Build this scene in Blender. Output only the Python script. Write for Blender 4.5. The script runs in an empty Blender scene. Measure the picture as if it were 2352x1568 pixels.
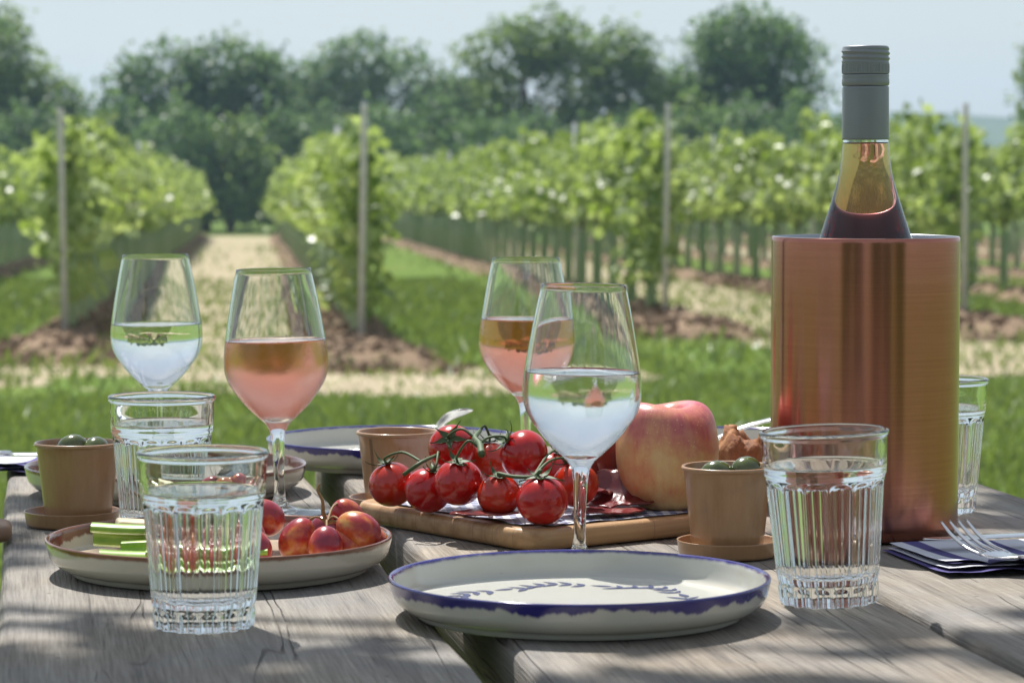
import bpy, bmesh, math, random
import numpy as np
from mathutils import Vector, Matrix, noise as mnoise

R = math.radians
random.seed(7)
rng = np.random.default_rng(11)
scene = bpy.context.scene
col = scene.collection

# ------------------------------------------------------------------ camera
TT = 0.76                      # table top height
CAMZ = TT + 0.245
FPX = 6625.0                   # focal length in pixels of a 2352 px wide frame
cam_data = bpy.data.cameras.new('camera')
cam = bpy.data.objects.new('camera', cam_data)
col.objects.link(cam)
cam.location = (0, 0, CAMZ)
cam.rotation_euler = (R(90 - 3.66), 0, 0)
cam_data.sensor_width = 36
cam_data.lens = 36 * FPX / 2352
cam_data.clip_start = 0.05
cam_data.clip_end = 3000
cam_data.dof.use_dof = True
cam_data.dof.focus_distance = 1.80
cam_data.dof.aperture_fstop = 18.5
cam_data.dof.aperture_blades = 0
scene.camera = cam

# ------------------------------------------------------------------ light
SUN_AZ = R(-20)                # measured from +Y towards +X
SUN_EL = R(58)
to_sun = Vector((math.sin(SUN_AZ) * math.cos(SUN_EL), math.cos(SUN_AZ) * math.cos(SUN_EL), math.sin(SUN_EL)))
sun_data = bpy.data.lights.new('sun', 'SUN')
sun_data.energy = 5.0
sun_data.angle = R(0.53)
sun_data.color = (1.0, 0.965, 0.915)
sun = bpy.data.objects.new('sun', sun_data)
col.objects.link(sun)
sun.location = (-3, 8, 12)
sun.rotation_euler = to_sun.to_track_quat('Z', 'Y').to_euler()

world = bpy.data.worlds.new('World')
scene.world = world
world.use_nodes = True
wn = world.node_tree
wn.nodes.clear()
sky = wn.nodes.new('ShaderNodeTexSky')
sky.sky_type = 'NISHITA'
sky.sun_disc = False
sky.sun_elevation = SUN_EL
sky.sun_rotation = SUN_AZ
sky.altitude = 50
sky.air_density = 1.0
sky.dust_density = 1.0
sky.ozone_density = 1.2
bg = wn.nodes.new('ShaderNodeBackground')
bg.inputs['Strength'].default_value = 0.085
wo = wn.nodes.new('ShaderNodeOutputWorld')
# thin, high, hazy cloud veil over the clear sky
tc = wn.nodes.new('ShaderNodeTexCoord')
mp = wn.nodes.new('ShaderNodeMapping')
mp.inputs['Scale'].default_value = (1.0, 1.0, 3.5)
ns = wn.nodes.new('ShaderNodeTexNoise')
ns.inputs['Scale'].default_value = 2.2
ns.inputs['Detail'].default_value = 5
ns.inputs['Roughness'].default_value = 0.5
rp = wn.nodes.new('ShaderNodeMapRange')
rp.inputs['From Min'].default_value = 0.3
rp.inputs['From Max'].default_value = 0.75
rp.inputs['To Min'].default_value = 0.45
rp.inputs['To Max'].default_value = 0.8
mx = wn.nodes.new('ShaderNodeMix')
mx.data_type = 'RGBA'
mx.inputs['B'].default_value = (4.9, 5.25, 5.65, 1)
wn.links.new(tc.outputs['Generated'], mp.inputs['Vector'])
wn.links.new(mp.outputs['Vector'], ns.inputs['Vector'])
wn.links.new(ns.outputs['Fac'], rp.inputs['Value'])
wn.links.new(rp.outputs['Result'], mx.inputs['Factor'])
wn.links.new(sky.outputs['Color'], mx.inputs['A'])
wn.links.new(mx.outputs['Result'], bg.inputs['Color'])
wn.links.new(bg.outputs['Background'], wo.inputs['Surface'])

vs = scene.view_settings
vs.view_transform = 'Standard'
vs.look = 'None'
vs.exposure = 0.56
vs.gamma = 1.0
vs.use_curve_mapping = False
cy = scene.cycles
cy.max_bounces = 24
cy.transmission_bounces = 20
cy.transparent_max_bounces = 16
cy.diffuse_bounces = 4
cy.glossy_bounces = 6
cy.sample_clamp_indirect = 8
cy.blur_glossy = 0.3
cy.use_denoising = True

# ================================================================== helpers
def X(px, Y):
    """world x of a thing seen at column px (2352 wide) that stands at depth Y"""
    return (px - 1176.0) / FPX * Y


class M:
    """small material builder"""
    def __init__(self, name):
        self.m = bpy.data.materials.new(name)
        self.m.use_nodes = True
        self.nt = self.m.node_tree
        self.nt.nodes.clear()
        self.out = self.nt.nodes.new('ShaderNodeOutputMaterial')

    def n(self, t, **kw):
        nd = self.nt.nodes.new('ShaderNode' + t)
        for k, v in kw.items():
            if k in ('operation', 'data_type', 'blend_type', 'wave_type', 'bands_direction', 'rings_direction',
                     'feature', 'distance', 'direction_type', 'axis', 'noise_dimensions', 'noise_type', 'interpolation_type', 'gradient_type', 'attribute_name', 'distribution', 'use_clamp', 'clamp', 'wave_profile'):
                setattr(nd, k, v)
                continue
            key = k.replace('_', ' ')
            sock = nd.inputs[int(key[1:])] if key[0] == 'i' and key[1:].isdigit() else nd.inputs[key]
            self.set(sock, v)
        return nd

    def set(self, sock, v):
        if isinstance(v, bpy.types.NodeSocket):
            self.nt.links.new(v, sock)
        elif isinstance(v, tuple) and len(v) == 3 and sock.type == 'RGBA':
            sock.default_value = (*v, 1)
        else:
            sock.default_value = v

    def math(self, op, a, b=0.0, clamp=False):
        nd = self.nt.nodes.new('ShaderNodeMath')
        nd.operation = op
        nd.use_clamp = clamp
        self.set(nd.inputs[0], a)
        self.set(nd.inputs[1], b)
        return nd.outputs[0]

    def mix(self, f, a, b, blend='MIX'):
        nd = self.nt.nodes.new('ShaderNodeMix')
        nd.data_type = 'RGBA'
        nd.blend_type = blend
        self.set(nd.inputs['Factor'], f)
        self.set(nd.inputs['A'], a)
        self.set(nd.inputs['B'], b)
        return nd.outputs['Result']

    def rng(self, v, a, b, c=0.0, d=1.0, smooth=False):
        nd = self.nt.nodes.new('ShaderNodeMapRange')
        if smooth:
            nd.interpolation_type = 'SMOOTHSTEP'
        self.set(nd.inputs['Value'], v)
        for k, val in zip(('From Min', 'From Max', 'To Min', 'To Max'), (a, b, c, d)):
            self.set(nd.inputs[k], val)
        return nd.outputs[0]

    def ramp(self, v, stops):
        nd = self.nt.nodes.new('ShaderNodeValToRGB')
        els = nd.color_ramp.elements
        while len(els) < len(stops):
            els.new(0.5)
        for e, (p, c) in zip(els, stops):
            e.position = p
            e.color = (*c, 1)
        self.set(nd.inputs[0], v)
        return nd.outputs[0]

    def coord(self, kind='Object', scale=None, loc=None, rot=None):
        o = self.n('TexCoord').outputs[kind]
        if scale or loc or rot:
            mpn = self.nt.nodes.new('ShaderNodeMapping')
            self.nt.links.new(o, mpn.inputs['Vector'])
            if scale: mpn.inputs['Scale'].default_value = scale
            if loc: mpn.inputs['Location'].default_value = loc
            if rot: mpn.inputs['Rotation'].default_value = rot
            o = mpn.outputs[0]
        return o

    def noise(self, vec, scale, detail=4, rough=0.55, dist=0.0):
        return self.n('TexNoise', Vector=vec, Scale=scale, Detail=detail, Roughness=rough, Distortion=dist).outputs['Fac']

    def xyz(self, vec):
        s = self.n('SeparateXYZ', Vector=vec)
        return s.outputs[0], s.outputs[1], s.outputs[2]

    def bump(self, h, strength=0.3, dist=0.001):
        return self.n('Bump', Height=h, Strength=strength, Distance=dist).outputs[0]

    def bsdf(self, **kw):
        b = self.n('BsdfPrincipled', **kw)
        self.nt.links.new(b.outputs[0], self.out.inputs['Surface'])
        return b

    def surf(self, sock):
        self.nt.links.new(sock, self.out.inputs['Surface'])
        return self.m


MATS = {}


def simple(name, c, rough=0.5, metal=0.0, noise_amt=0.15, nscale=40.0, bump=0.0, **kw):
    a = M(name)
    v = a.coord()
    nz = a.noise(v, nscale, 4)
    dark = tuple(x * (1 - noise_amt) for x in c)
    lite = tuple(min(1, x * (1 + noise_amt)) for x in c)
    args = dict(Base_Color=a.mix(nz, dark, lite), Roughness=rough, Metallic=metal, **kw)
    if bump:
        args['Normal'] = a.bump(nz, bump, 0.002)
    a.bsdf(**args)
    MATS[name] = a.m
    return a.m


def mesh(name, verts, faces, smooth=True):
    me = bpy.data.meshes.new(name)
    me.from_pydata([tuple(v) for v in verts], [], faces)
    me.update()
    if smooth:
        me.polygons.foreach_set('use_smooth', [True] * len(me.polygons))
    return me


def obj(name, me, mat=None, parent=None, loc=None, rot=None):
    o = bpy.data.objects.new(name, me)
    col.objects.link(o)
    if mat is not None and me is not None:
        for mm in (mat if isinstance(mat, (list, tuple)) else [mat]):
            if mm.name not in [x.name for x in me.materials if x]:
                me.materials.append(mm)
    if parent:
        o.parent = parent
    if loc is not None:
        o.location = loc
    if rot is not None:
        o.rotation_euler = rot
    return o


def thing(name, label, cat, loc=(0, 0, 0), rotz=0.0, group=None):
    o = bpy.data.objects.new(name, None)
    col.objects.link(o)
    o.empty_display_size = 0.05
    o.location = loc
    o.rotation_euler = (0, 0, rotz)
    return tag(o, label, cat, group)


def tag(o, label=None, cat=None, group=None, kind=None):
    if label: o['label'] = label
    if cat: o['category'] = cat
    if group: o['group'] = group
    if kind: o['kind'] = kind
    return o


def dup(root, loc, rotz=0.0, label=None, group=None, scale=None):
    r = root.copy()
    col.objects.link(r)
    r.location = loc
    r.rotation_euler = (0, 0, rotz)
    if label: r['label'] = label
    if group: r['group'] = group
    if scale: r.scale = scale
    for ch in root.children:
        c = ch.copy()
        col.objects.link(c)
        c.parent = r
        for g in ch.children:
            d = g.copy()
            col.objects.link(d)
            d.parent = c
    return r


def lathe(profile, segs=64, rfun=None):
    """profile: list of (r, z); r == 0 gives a pole. Normals point outwards for a profile that runs upwards on the outside."""
    verts, faces, rings = [], [], []
    for (r, z) in profile:
        if r <= 1e-7:
            rings.append([len(verts)])
            verts.append((0, 0, z))
        else:
            ring = []
            for k in range(segs):
                t = 2 * math.pi * k / segs
                rr = r if rfun is None else rfun(r, z, t)
                ring.append(len(verts))
                verts.append((rr * math.cos(t), rr * math.sin(t), z))
            rings.append(ring)
    for a, b in zip(rings[:-1], rings[1:]):
        for k in range(segs):
            k2 = (k + 1) % segs
            if len(a) == 1 and len(b) == 1:
                continue
            if len(a) == 1:
                faces.append((a[0], b[k2], b[k]))
            elif len(b) == 1:
                faces.append((a[k], a[k2], b[0]))
            else:
                faces.append((a[k], a[k2], b[k2], b[k]))
    return verts, faces


def crom(pts, n=6):
    """Catmull-Rom through 2-D or 3-D points"""
    p = [Vector(q) if len(q) == 3 else Vector((q[0], q[1], 0)) for q in pts]
    p = [2 * p[0] - p[1]] + p + [2 * p[-1] - p[-2]]
    out = []
    for i in range(1, len(p) - 2):
        for k in range(n):
            t = k / n
            a, b, c, d = p[i - 1], p[i], p[i + 1], p[i + 2]
            out.append(0.5 * ((2 * b) + (-a + c) * t + (2 * a - 5 * b + 4 * c - d) * t * t + (-a + 3 * b - 3 * c + d) * t ** 3))
    out.append(p[-2].copy())
    if len(pts[0]) == 2:
        return [(max(0.0, v.x), v.y) for v in out]
    return out


def tube(path, radii, segs=8, cap=True):
    path = [Vector(p) for p in path]
    if not isinstance(radii, (list, tuple)):
        radii = [radii] * len(path)
    verts, faces = [], []
    up = Vector((0.13, 0.21, 0.97))
    for i, p in enumerate(path):
        t = (path[min(i + 1, len(path) - 1)] - path[max(i - 1, 0)]).normalized()
        if abs(t.dot(up)) > 0.95:
            up = Vector((0.9, 0.3, 0.1))
        a = t.cross(up).normalized()
        b = t.cross(a).normalized()
        for k in range(segs):
            w = 2 * math.pi * k / segs
            verts.append(p + radii[i] * (math.cos(w) * a + math.sin(w) * b))
    for i in range(len(path) - 1):
        for k in range(segs):
            k2 = (k + 1) % segs
            faces.append((i * segs + k, i * segs + k2, (i + 1) * segs + k2, (i + 1) * segs + k))
    if cap:
        faces.append(tuple(range(segs))[::-1])
        faces.append(tuple((len(path) - 1) * segs + k for k in range(segs)))
    return verts, faces


def join(*parts):
    V, F = [], []
    for v, f in parts:
        o = len(V)
        V += list(v)
        F += [tuple(i + o for i in q) for q in f]
    return V, F


def xf(part, mat):
    v, f = part
    return [mat @ Vector(p) for p in v], f


def box_bm(sx, sy, sz, bevel=0.0, seg=2, center=(0, 0, 0), cuts=0):
    bm = bmesh.new()
    bmesh.ops.create_cube(bm, size=1.0)
    for v in bm.verts:
        v.co = Vector((v.co.x * sx + center[0], v.co.y * sy + center[1], v.co.z * sz + center[2]))
    if bevel:
        bmesh.ops.bevel(bm, geom=list(bm.edges), offset=bevel, segments=seg, profile=0.5, affect='EDGES')
    return bm


def bm_mesh(name, bm, smooth=True):
    me = bpy.data.meshes.new(name)
    bm.to_mesh(me)
    bm.free()
    if smooth:
        me.polygons.foreach_set('use_smooth', [True] * len(me.polygons))
    return me


def quads_mesh(name, V):
    """V: (n,4,3) array, one quad each"""
    n = len(V)
    me = bpy.data.meshes.new(name)
    me.vertices.add(n * 4)
    me.vertices.foreach_set('co', np.ascontiguousarray(V, dtype=np.float32).reshape(-1))
    me.loops.add(n * 4)
    me.loops.foreach_set('vertex_index', np.arange(n * 4, dtype=np.int32))
    me.polygons.add(n)
    me.polygons.foreach_set('loop_start', np.arange(0, n * 4, 4, dtype=np.int32))
    me.update(calc_edges=True)
    return me


def leaf_quads(P, N, size, aspect=0.75, fold=0.0, rs=rng):
    """kite-shaped leaves at points P with normals N"""
    n = len(P)
    N = N / np.maximum(np.linalg.norm(N, axis=1, keepdims=True), 1e-6)
    a = rs.normal(size=(n, 3))
    T = np.cross(N, a)
    T /= np.maximum(np.linalg.norm(T, axis=1, keepdims=True), 1e-6)
    B = np.cross(N, T)
    s = (np.asarray(size) * rs.uniform(0.65, 1.25, n))[:, None]
    V = np.stack([P - T * s * 0.5, P + B * s * aspect * 0.5 - T * s * .08 + N * s * fold,
                  P + T * s * 0.5, P - B * s * aspect * 0.5 - T * s * .08 + N * s * fold], axis=1)
    return V


# ================================================================== materials
def leaf_mat(name, c1, c2, trans=0.35, rough=0.38, spec=0.5, back=0.5):
    a = M(name)
    isl = a.n('NewGeometry').outputs['Random Per Island']
    oi = a.n('ObjectInfo').outputs['Random']
    f = a.math('ADD', a.math('MULTIPLY', isl, 0.8), a.math('MULTIPLY', oi, 0.2))
    c = a.mix(f, c1, c2)
    p = a.n('BsdfPrincipled', Base_Color=c, Roughness=rough)
    p.inputs['Specular IOR Level'].default_value = spec
    t = a.n('BsdfTranslucent', Color=a.mix(back, c, (0.35, 0.45, 0.03)))
    ms = a.n('MixShader', Fac=trans)
    a.nt.links.new(p.outputs[0], ms.inputs[1])
    a.nt.links.new(t.outputs[0], ms.inputs[2])
    a.surf(ms.outputs[0])
    MATS[name] = a.m
    return a.m


leaf_mat('vine_leaf', (0.055, 0.14, 0.012), (0.54, 0.64, 0.28), 0.48, 0.38, 0.55, 0.45)
leaf_mat('tree_leaf_dark', (0.035, 0.10, 0.07), (0.19, 0.31, 0.11), 0.45, 0.5, 0.3, 0.18)
leaf_mat('tree_leaf_mid', (0.05, 0.135, 0.075), (0.28, 0.38, 0.11), 0.48, 0.5, 0.3, 0.25)
leaf_mat('tree_leaf_pale', (0.08, 0.17, 0.12), (0.32, 0.42, 0.22), 0.48, 0.5, 0.3, 0.15)
leaf_mat('grass_blade', (0.062, 0.125, 0.03), (0.24, 0.30, 0.095), 0.33, 0.42, 0.35, 0.35)
simple('bark', (0.11, 0.085, 0.06), 0.9, nscale=14, noise_amt=0.4, bump=0.6)
simple('vine_wood', (0.10, 0.075, 0.05), 0.85, nscale=60, noise_amt=0.4)
simple('post_metal', (0.58, 0.59, 0.60), 0.5, 0.1, nscale=30, noise_amt=0.25)
simple('post_wood', (0.58, 0.57, 0.54), 0.85, nscale=30, noise_amt=0.3)
simple('wire', (0.45, 0.46, 0.46), 0.4, 0.9)
a = M('grow_tube')
p = a.n('BsdfPrincipled', Base_Color=a.mix(a.n('ObjectInfo').outputs['Random'], (0.34, 0.48, 0.22), (0.58, 0.66, 0.44)), Roughness=0.5)
t = a.n('BsdfTranslucent', Color=(0.42, 0.58, 0.30))
ms = a.n('MixShader', Fac=0.45)
a.nt.links.new(p.outputs[0], ms.inputs[1]); a.nt.links.new(t.outputs[0], ms.inputs[2])
MATS['grow_tube'] = a.surf(ms.outputs[0])

# ground: mown lawn
a = M('lawn')
v = a.coord()
n1 = a.noise(v, 1.1, 5, 0.6)
n2 = a.noise(v, 22, 4, 0.6)
c = a.mix(n2, (0.058, 0.12, 0.024), (0.18, 0.25, 0.062))
c = a.mix(a.rng(n1, 0.52, 0.75, 0, 0.6), c, (0.24, 0.23, 0.08))
a.bsdf(Base_Color=c, Roughness=0.95, Specular_IOR_Level=0.03, Normal=a.bump(n2, 0.8, 0.03))
MATS['lawn'] = a.m
a = M('dry_alley')
v = a.coord()
n1 = a.noise(v, 2.0, 5, 0.65)
n2 = a.noise(v, 13, 6, 0.75)
c = a.mix(a.rng(n2, 0.3, 0.7, 0, 1), (0.19, 0.145, 0.095), (0.60, 0.52, 0.38))
c = a.mix(a.rng(n1, 0.47, 0.64, 0, 0.6), c, (0.21, 0.235, 0.085))
a.bsdf(Base_Color=c, Roughness=0.95, Specular_IOR_Level=0.05, Normal=a.bump(n2, 0.7, 0.02))
MATS['dry_alley'] = a.m
a = M('soil')
v = a.coord()
n1 = a.noise(v, 9.0, 6, 0.7)
isl = a.n('NewGeometry').outputs['Random Per Island']
c = a.ramp(n1, [(0.32, (0.055, 0.034, 0.022)), (0.52, (0.17, 0.112, 0.072)), (0.72, (0.36, 0.27, 0.185))])
c = a.mix(a.math('MULTIPLY', isl, 0.45), c, (0.40, 0.31, 0.22))
a.bsdf(Base_Color=c, Roughness=0.95, Specular_IOR_Level=0.05, Normal=a.bump(n1, 0.8, 0.02))
MATS['soil'] = a.m
simple('far_hill', (0.05, 0.085, 0.045), 0.95, nscale=0.03, noise_amt=0.5)

# weathered table wood; plank runs along local y
def wood_mat(name, seed, tint=(1, 1, 1), saw=0.3, knots=()):
    a = M(name)
    v = a.coord(loc=(seed, seed * 0.7, 0))
    vg = a.coord(scale=(34, 1.6, 34), loc=(seed, seed * 0.7, 0))
    warp = a.noise(v, 5.0, 3)
    g1 = a.noise(vg, 1.6, 6, 0.62, 0.5)
    vf = a.coord(scale=(620, 16, 620), loc=(seed * 3, 0, 0))
    g2 = a.noise(vf, 1.0, 4, 0.6)
    vs_ = a.coord(scale=(14, 700, 14), loc=(0, seed, 0))
    s1 = a.noise(vs_, 1.0, 3, 0.6, 0.3)
    blot = a.noise(v, 7.0, 5, 0.6)
    h = a.math('ADD', a.math('MULTIPLY', g1, 0.52), a.math('MULTIPLY', g2, 0.48))
    c = a.ramp(h, [(0.33, (0.055 * tint[0], 0.045 * tint[1], 0.036 * tint[2])),
                   (0.44, (0.20 * tint[0], 0.168 * tint[1], 0.128 * tint[2])),
                   (0.58, (0.33 * tint[0], 0.29 * tint[1], 0.232 * tint[2])),
                   (0.70, (0.52 * tint[0], 0.465 * tint[1], 0.375 * tint[2]))])
    c = a.mix(a.rng(blot, 0.38, 0.70, 0.10, 0.65), c, (0.215, 0.228, 0.245))
    c = a.mix(a.rng(s1, 0.35, 0.75, 0, saw), c, (0.19, 0.165, 0.135))
    # long checks along the grain
    vc = a.coord(scale=(21, 0.9, 21), loc=(seed * 1.7, seed, 0))
    ck = a.noise(vc, 1.3, 3, 0.5, 0.7)
    line = a.math('ABSOLUTE', a.math('SUBTRACT', ck, 0.5))
    crack = a.math('MULTIPLY', a.rng(line, 0.0, 0.009, 1, 0), a.rng(blot, 0.40, 0.55, 0, 1))
    c = a.mix(a.math('MULTIPLY', crack, 0.5), c, (0.06, 0.05, 0.04))
    # cross checks and dark spots
    sp = a.n('TexVoronoi', Vector=v, Scale=38.0)
    spot = a.rng(sp.outputs['Distance'], 0.035, 0.075, 1, 0)
    c = a.mix(a.math('MULTIPLY', spot, 0.65), c, (0.07, 0.05, 0.035))
    hh = a.math('SUBTRACT', a.math('ADD', h, a.math('MULTIPLY', s1, 0.35)), crack)
    for (kx, ky, kr) in knots:
        d = a.n('VectorMath', operation='DISTANCE')
        a.set(d.inputs[0], a.coord(scale=(1, 0.42, 1)))
        d.inputs[1].default_value = (kx, ky * 0.42, 0.0)
        dd = a.math('ADD', d.outputs['Value'], a.math('MULTIPLY', a.math('SUBTRACT', warp, 0.5), 0.012))
        ring = a.math('SINE', a.math('MULTIPLY', dd, 900.0))
        near = a.rng(dd, kr, kr * 3.2, 1, 0, True)
        c = a.mix(a.math('MULTIPLY', near, a.rng(ring, -0.2, 1, 0.1, 0.75)), c, (0.10, 0.065, 0.04))
        c = a.mix(a.rng(dd, kr * 0.35, kr * 0.55, 0.85, 0, True), c, (0.05, 0.032, 0.022))
    a.bsdf(Base_Color=c, Roughness=a.rng(h, 0.3, 0.8, 0.75, 0.55), Normal=a.bump(hh, 0.9, 0.003), Specular_IOR_Level=0.18)
    MATS[name] = a.m
    return a.m


# ceramic glaze with hand-painted rim
def glaze(name, body, rim, floor, drop_out, drop_in, inner_col=None):
    a = M(name)
    v = a.coord()
    x, y, z = a.xyz(v)
    rr = a.math('SQRT', a.math('ADD', a.math('MULTIPLY', x, x), a.math('MULTIPLY', y, y)))
    ang = a.n('CombineXYZ', X=a.math('DIVIDE', x, rr), Y=a.math('DIVIDE', y, rr), Z=0.0).outputs[0]
    w1 = a.noise(ang, 2.2, 2)
    w2 = a.noise(ang, 11, 3, 0.55)
    wob = a.math('ADD', a.math('MULTIPLY', a.rng(w1, 0.35, 0.7, 0, 1), 0.65), a.math('MULTIPLY', a.rng(w2, 0.3, 0.7, 0, 1), 0.35))
    depth_o = a.math('ADD', drop_out[0], a.math('MULTIPLY', wob, drop_out[1]))
    depth_i = a.math('ADD', drop_in[0], a.math('MULTIPLY', wob, drop_in[1]))
    top = a.math('SUBTRACT', 0.0208, z)
    nx_, ny_, nz_ = a.xyz(a.n('TexCoord').outputs['Normal'])
    outside = a.math('GREATER_THAN', a.math('ADD', a.math('MULTIPLY', nx_, x), a.math('MULTIPLY', ny_, y)), 0.0)
    dep = a.math('ADD', a.math('MULTIPLY', outside, depth_o), a.math('MULTIPLY', a.math('SUBTRACT', 1.0, outside), depth_i))
    fac = a.rng(a.math('SUBTRACT', top, dep), -0.0011, 0.0009, 1, 0, True)
    isfloor = a.math('MULTIPLY', a.math('LESS_THAN', rr, 0.0935), a.math('GREATER_THAN', nz_, 0.6))
    sp = a.noise(v, 700, 2, 0.5)
    spk = a.rng(sp, 0.70, 0.76, 0, 0.5)
    nb = a.noise(v, 30, 4)
    bc = a.mix(nb, tuple(q * 0.93 for q in body), body)
    bc = a.mix(isfloor, bc, floor)
    bc = a.mix(spk, bc, tuple(q * 0.45 for q in body))
    fac = a.math('MULTIPLY', fac, a.math('SUBTRACT', 1.0, isfloor))
    rc = a.mix(nb, tuple(q * 0.7 for q in rim), rim)
    if inner_col:
        rc = a.mix(outside, a.mix(nb, inner_col, rim), rc)
    a.bsdf(Base_Color=a.mix(fac, bc, rc), Roughness=0.13, Coat_Weight=0.5, Coat_Roughness=0.05,
           Normal=a.bump(a.noise(v, 60, 3), 0.05, 0.001))
    MATS[name] = a.m


glaze('blue_rim_glaze', (0.53, 0.52, 0.455), (0.030, 0.024, 0.19), (0.60, 0.59, 0.53), (0.0010, 0.0100), (0.0006, 0.0024))
glaze('brown_rim_glaze', (0.50, 0.465, 0.385), (0.19, 0.07, 0.03), (0.58, 0.46, 0.33), (0.0014, 0.0028), (0.004, 0.009), (0.075, 0.028, 0.018))
simple('motif_blue', (0.075, 0.085, 0.19), 0.15, noise_amt=0.35, nscale=120)

# kraft paper
a = M('kraft')
v = a.coord()
fb = a.noise(a.coord(scale=(300, 300, 40)), 1.0, 4, 0.7)
bl = a.noise(v, 45, 4)
x, y, z = a.xyz(v)
c = a.mix(fb, (0.29, 0.15, 0.066), (0.42, 0.245, 0.118))
c = a.mix(a.rng(bl, 0.55, 0.75, 0, 0.35), c, (0.19, 0.10, 0.05))
a.bsdf(Base_Color=c, Roughness=0.42, Normal=a.bump(fb, 0.12, 0.0005), Coat_Weight=0.6, Coat_Roughness=0.16)
MATS['kraft'] = a.m

simple('kraft_seam', (0.20, 0.11, 0.052), 0.5)
# bamboo chopping board
a = M('bamboo')
vg = a.coord(scale=(6, 90, 90))
g = a.noise(vg, 1.0, 5, 0.6, 0.4)
st = a.n('TexBrick', Vector=a.coord(scale=(1, 1, 1)), Scale=1.0, Mortar_Size=0.0004, Brick_Width=2.0, Row_Height=0.021)
c = a.ramp(g, [(0.3, (0.30, 0.165, 0.07)), (0.55, (0.45, 0.275, 0.135)), (0.8, (0.56, 0.37, 0.20))])
c = a.mix(a.math('MULTIPLY', st.outputs['Fac'], 0.5), c, (0.22, 0.12, 0.05))
a.bsdf(Base_Color=c, Roughness=0.42, Normal=a.bump(g, 0.15, 0.0006))
MATS['bamboo'] = a.m

# gingham greaseproof paper
a = M('gingham')
v = a.coord(rot=(0, 0, 0.55))
x, y, z = a.xyz(v)
fx = a.math('LESS_THAN', a.math('FRACT', a.math('MULTIPLY', x, 105.0)), 0.5)
fy = a.math('LESS_THAN', a.math('FRACT', a.math('MULTIPLY', y, 105.0)), 0.5)
f = a.math('MULTIPLY', a.math('ADD', fx, fy), 0.5)
a.bsdf(Base_Color=a.mix(f, (0.66, 0.67, 0.70), (0.075, 0.095, 0.22)), Roughness=0.55, Normal=a.bump(a.noise(v, 60, 3), 0.2, 0.002))
MATS['gingham'] = a.m

# napkin
a = M('napkin')
v = a.coord()
x, y, z = a.xyz(v)
wv = a.math('ADD', x, a.math('MULTIPLY', a.noise(v, 8, 2), 0.012))
s = a.math('FRACT', a.math('MULTIPLY', wv, 22.0))
f = a.rng(a.math('ABSOLUTE', a.math('SUBTRACT', s, 0.5)), 0.10, 0.13, 1, 0)
c = a.mix(f, (0.60, 0.62, 0.67), (0.07, 0.06, 0.21))
a.bsdf(Base_Color=c, Roughness=0.9, Normal=a.bump(a.noise(v, 260, 2), 0.3, 0.0006))
MATS['napkin'] = a.m
simple('napkin_purple', (0.07, 0.058, 0.20), 0.9, noise_amt=0.2, nscale=200)
simple('napkin_white', (0.60, 0.61, 0.66), 0.9, noise_amt=0.08, nscale=200)

# metals
a = M('cutlery_steel')
v = a.coord()
a.bsdf(Base_Color=(0.72, 0.72, 0.72), Metallic=1.0, Roughness=a.rng(a.noise(v, 90, 4), 0.3, 0.7, 0.14, 0.26))
MATS['steel'] = a.m
a = M('brushed_copper')
v = a.coord()
vb = a.coord(scale=(14, 14, 1100))
br = a.noise(vb, 1.0, 3, 0.6)
bl = a.noise(v, 26, 5, 0.6)
x, y, z = a.xyz(v)
ang = a.math('ARCTAN2', y, x)
vang = a.n('CombineXYZ', X=ang, Y=0.0, Z=a.math('MULTIPLY', z, 0.6)).outputs[0]
strk = a.noise(vang, 5.5, 4, 0.6)
c = a.mix(a.rng(br, 0.25, 0.75, 0, 1), (0.40, 0.148, 0.105), (0.49, 0.205, 0.148))
sm = a.math('MULTIPLY', a.rng(bl, 0.55, 0.72, 0, 1), a.rng(z, 0.0, 0.05, 1, 0.1))
c = a.mix(a.math('MULTIPLY', sm, 0.35), c, (0.66, 0.40, 0.36))
nrm = a.bump(a.math('ADD', br, a.math('MULTIPLY', bl, 0.6)), 0.04, 0.0006)
tg = a.n('Tangent')
tg.direction_type = 'RADIAL'
tg.axis = 'Z'
b = a.bsdf(Base_Color=c, Metallic=1.0, Roughness=a.rng(strk, 0.3, 0.7, 0.175, 0.225), Anisotropic=0.78, Anisotropic_Rotation=0.25, Normal=nrm)
a.nt.links.new(tg.outputs[0], b.inputs['Tangent'])
MATS['copper'] = a.m
simple('cooler_liner', (0.36, 0.38, 0.40), 0.32, 1.0, noise_amt=0.1)
simple('cap_grey', (0.215, 0.232, 0.255), 0.40, 0.2, noise_amt=0.06, nscale=60)

# glass
def glass(name, color=(1, 1, 1), ior=1.5, rough=0.0, cond=None):
    a = M(name)
    g = a.n('BsdfGlass', Color=color, IOR=ior, Roughness=rough)
    g.distribution = 'MULTI_GGX'
    if cond:
        v = a.coord()
        x, y, z = a.xyz(v)
        m = a.rng(z, cond[1] + 0.002, cond[1] - 0.003, 0, 1)
        n1 = a.noise(v, 900, 2, 0.6)
        n0 = a.noise(v, 70, 3, 0.6)
        rr = a.math('MULTIPLY', m, a.rng(n0, 0.3, 0.7, cond[0] * 0.5, cond[0]))
        a.set(g.inputs['Roughness'], rr)
        dr = a.n('TexVoronoi', Vector=v, Scale=420.0)
        drop = a.rng(dr.outputs['Distance'], 0.12, 0.42, 1, 0)
        hh = a.math('MULTIPLY', m, a.math('ADD', a.math('MULTIPLY', drop, 0.7), n1))
        bp = a.n('Bump', Height=hh, Strength=cond[2], Distance=0.0006)
        a.nt.links.new(bp.outputs[0], g.inputs['Normal'])
    MATS[name] = a.surf(g.outputs[0])
    return MATS[name]


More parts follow.
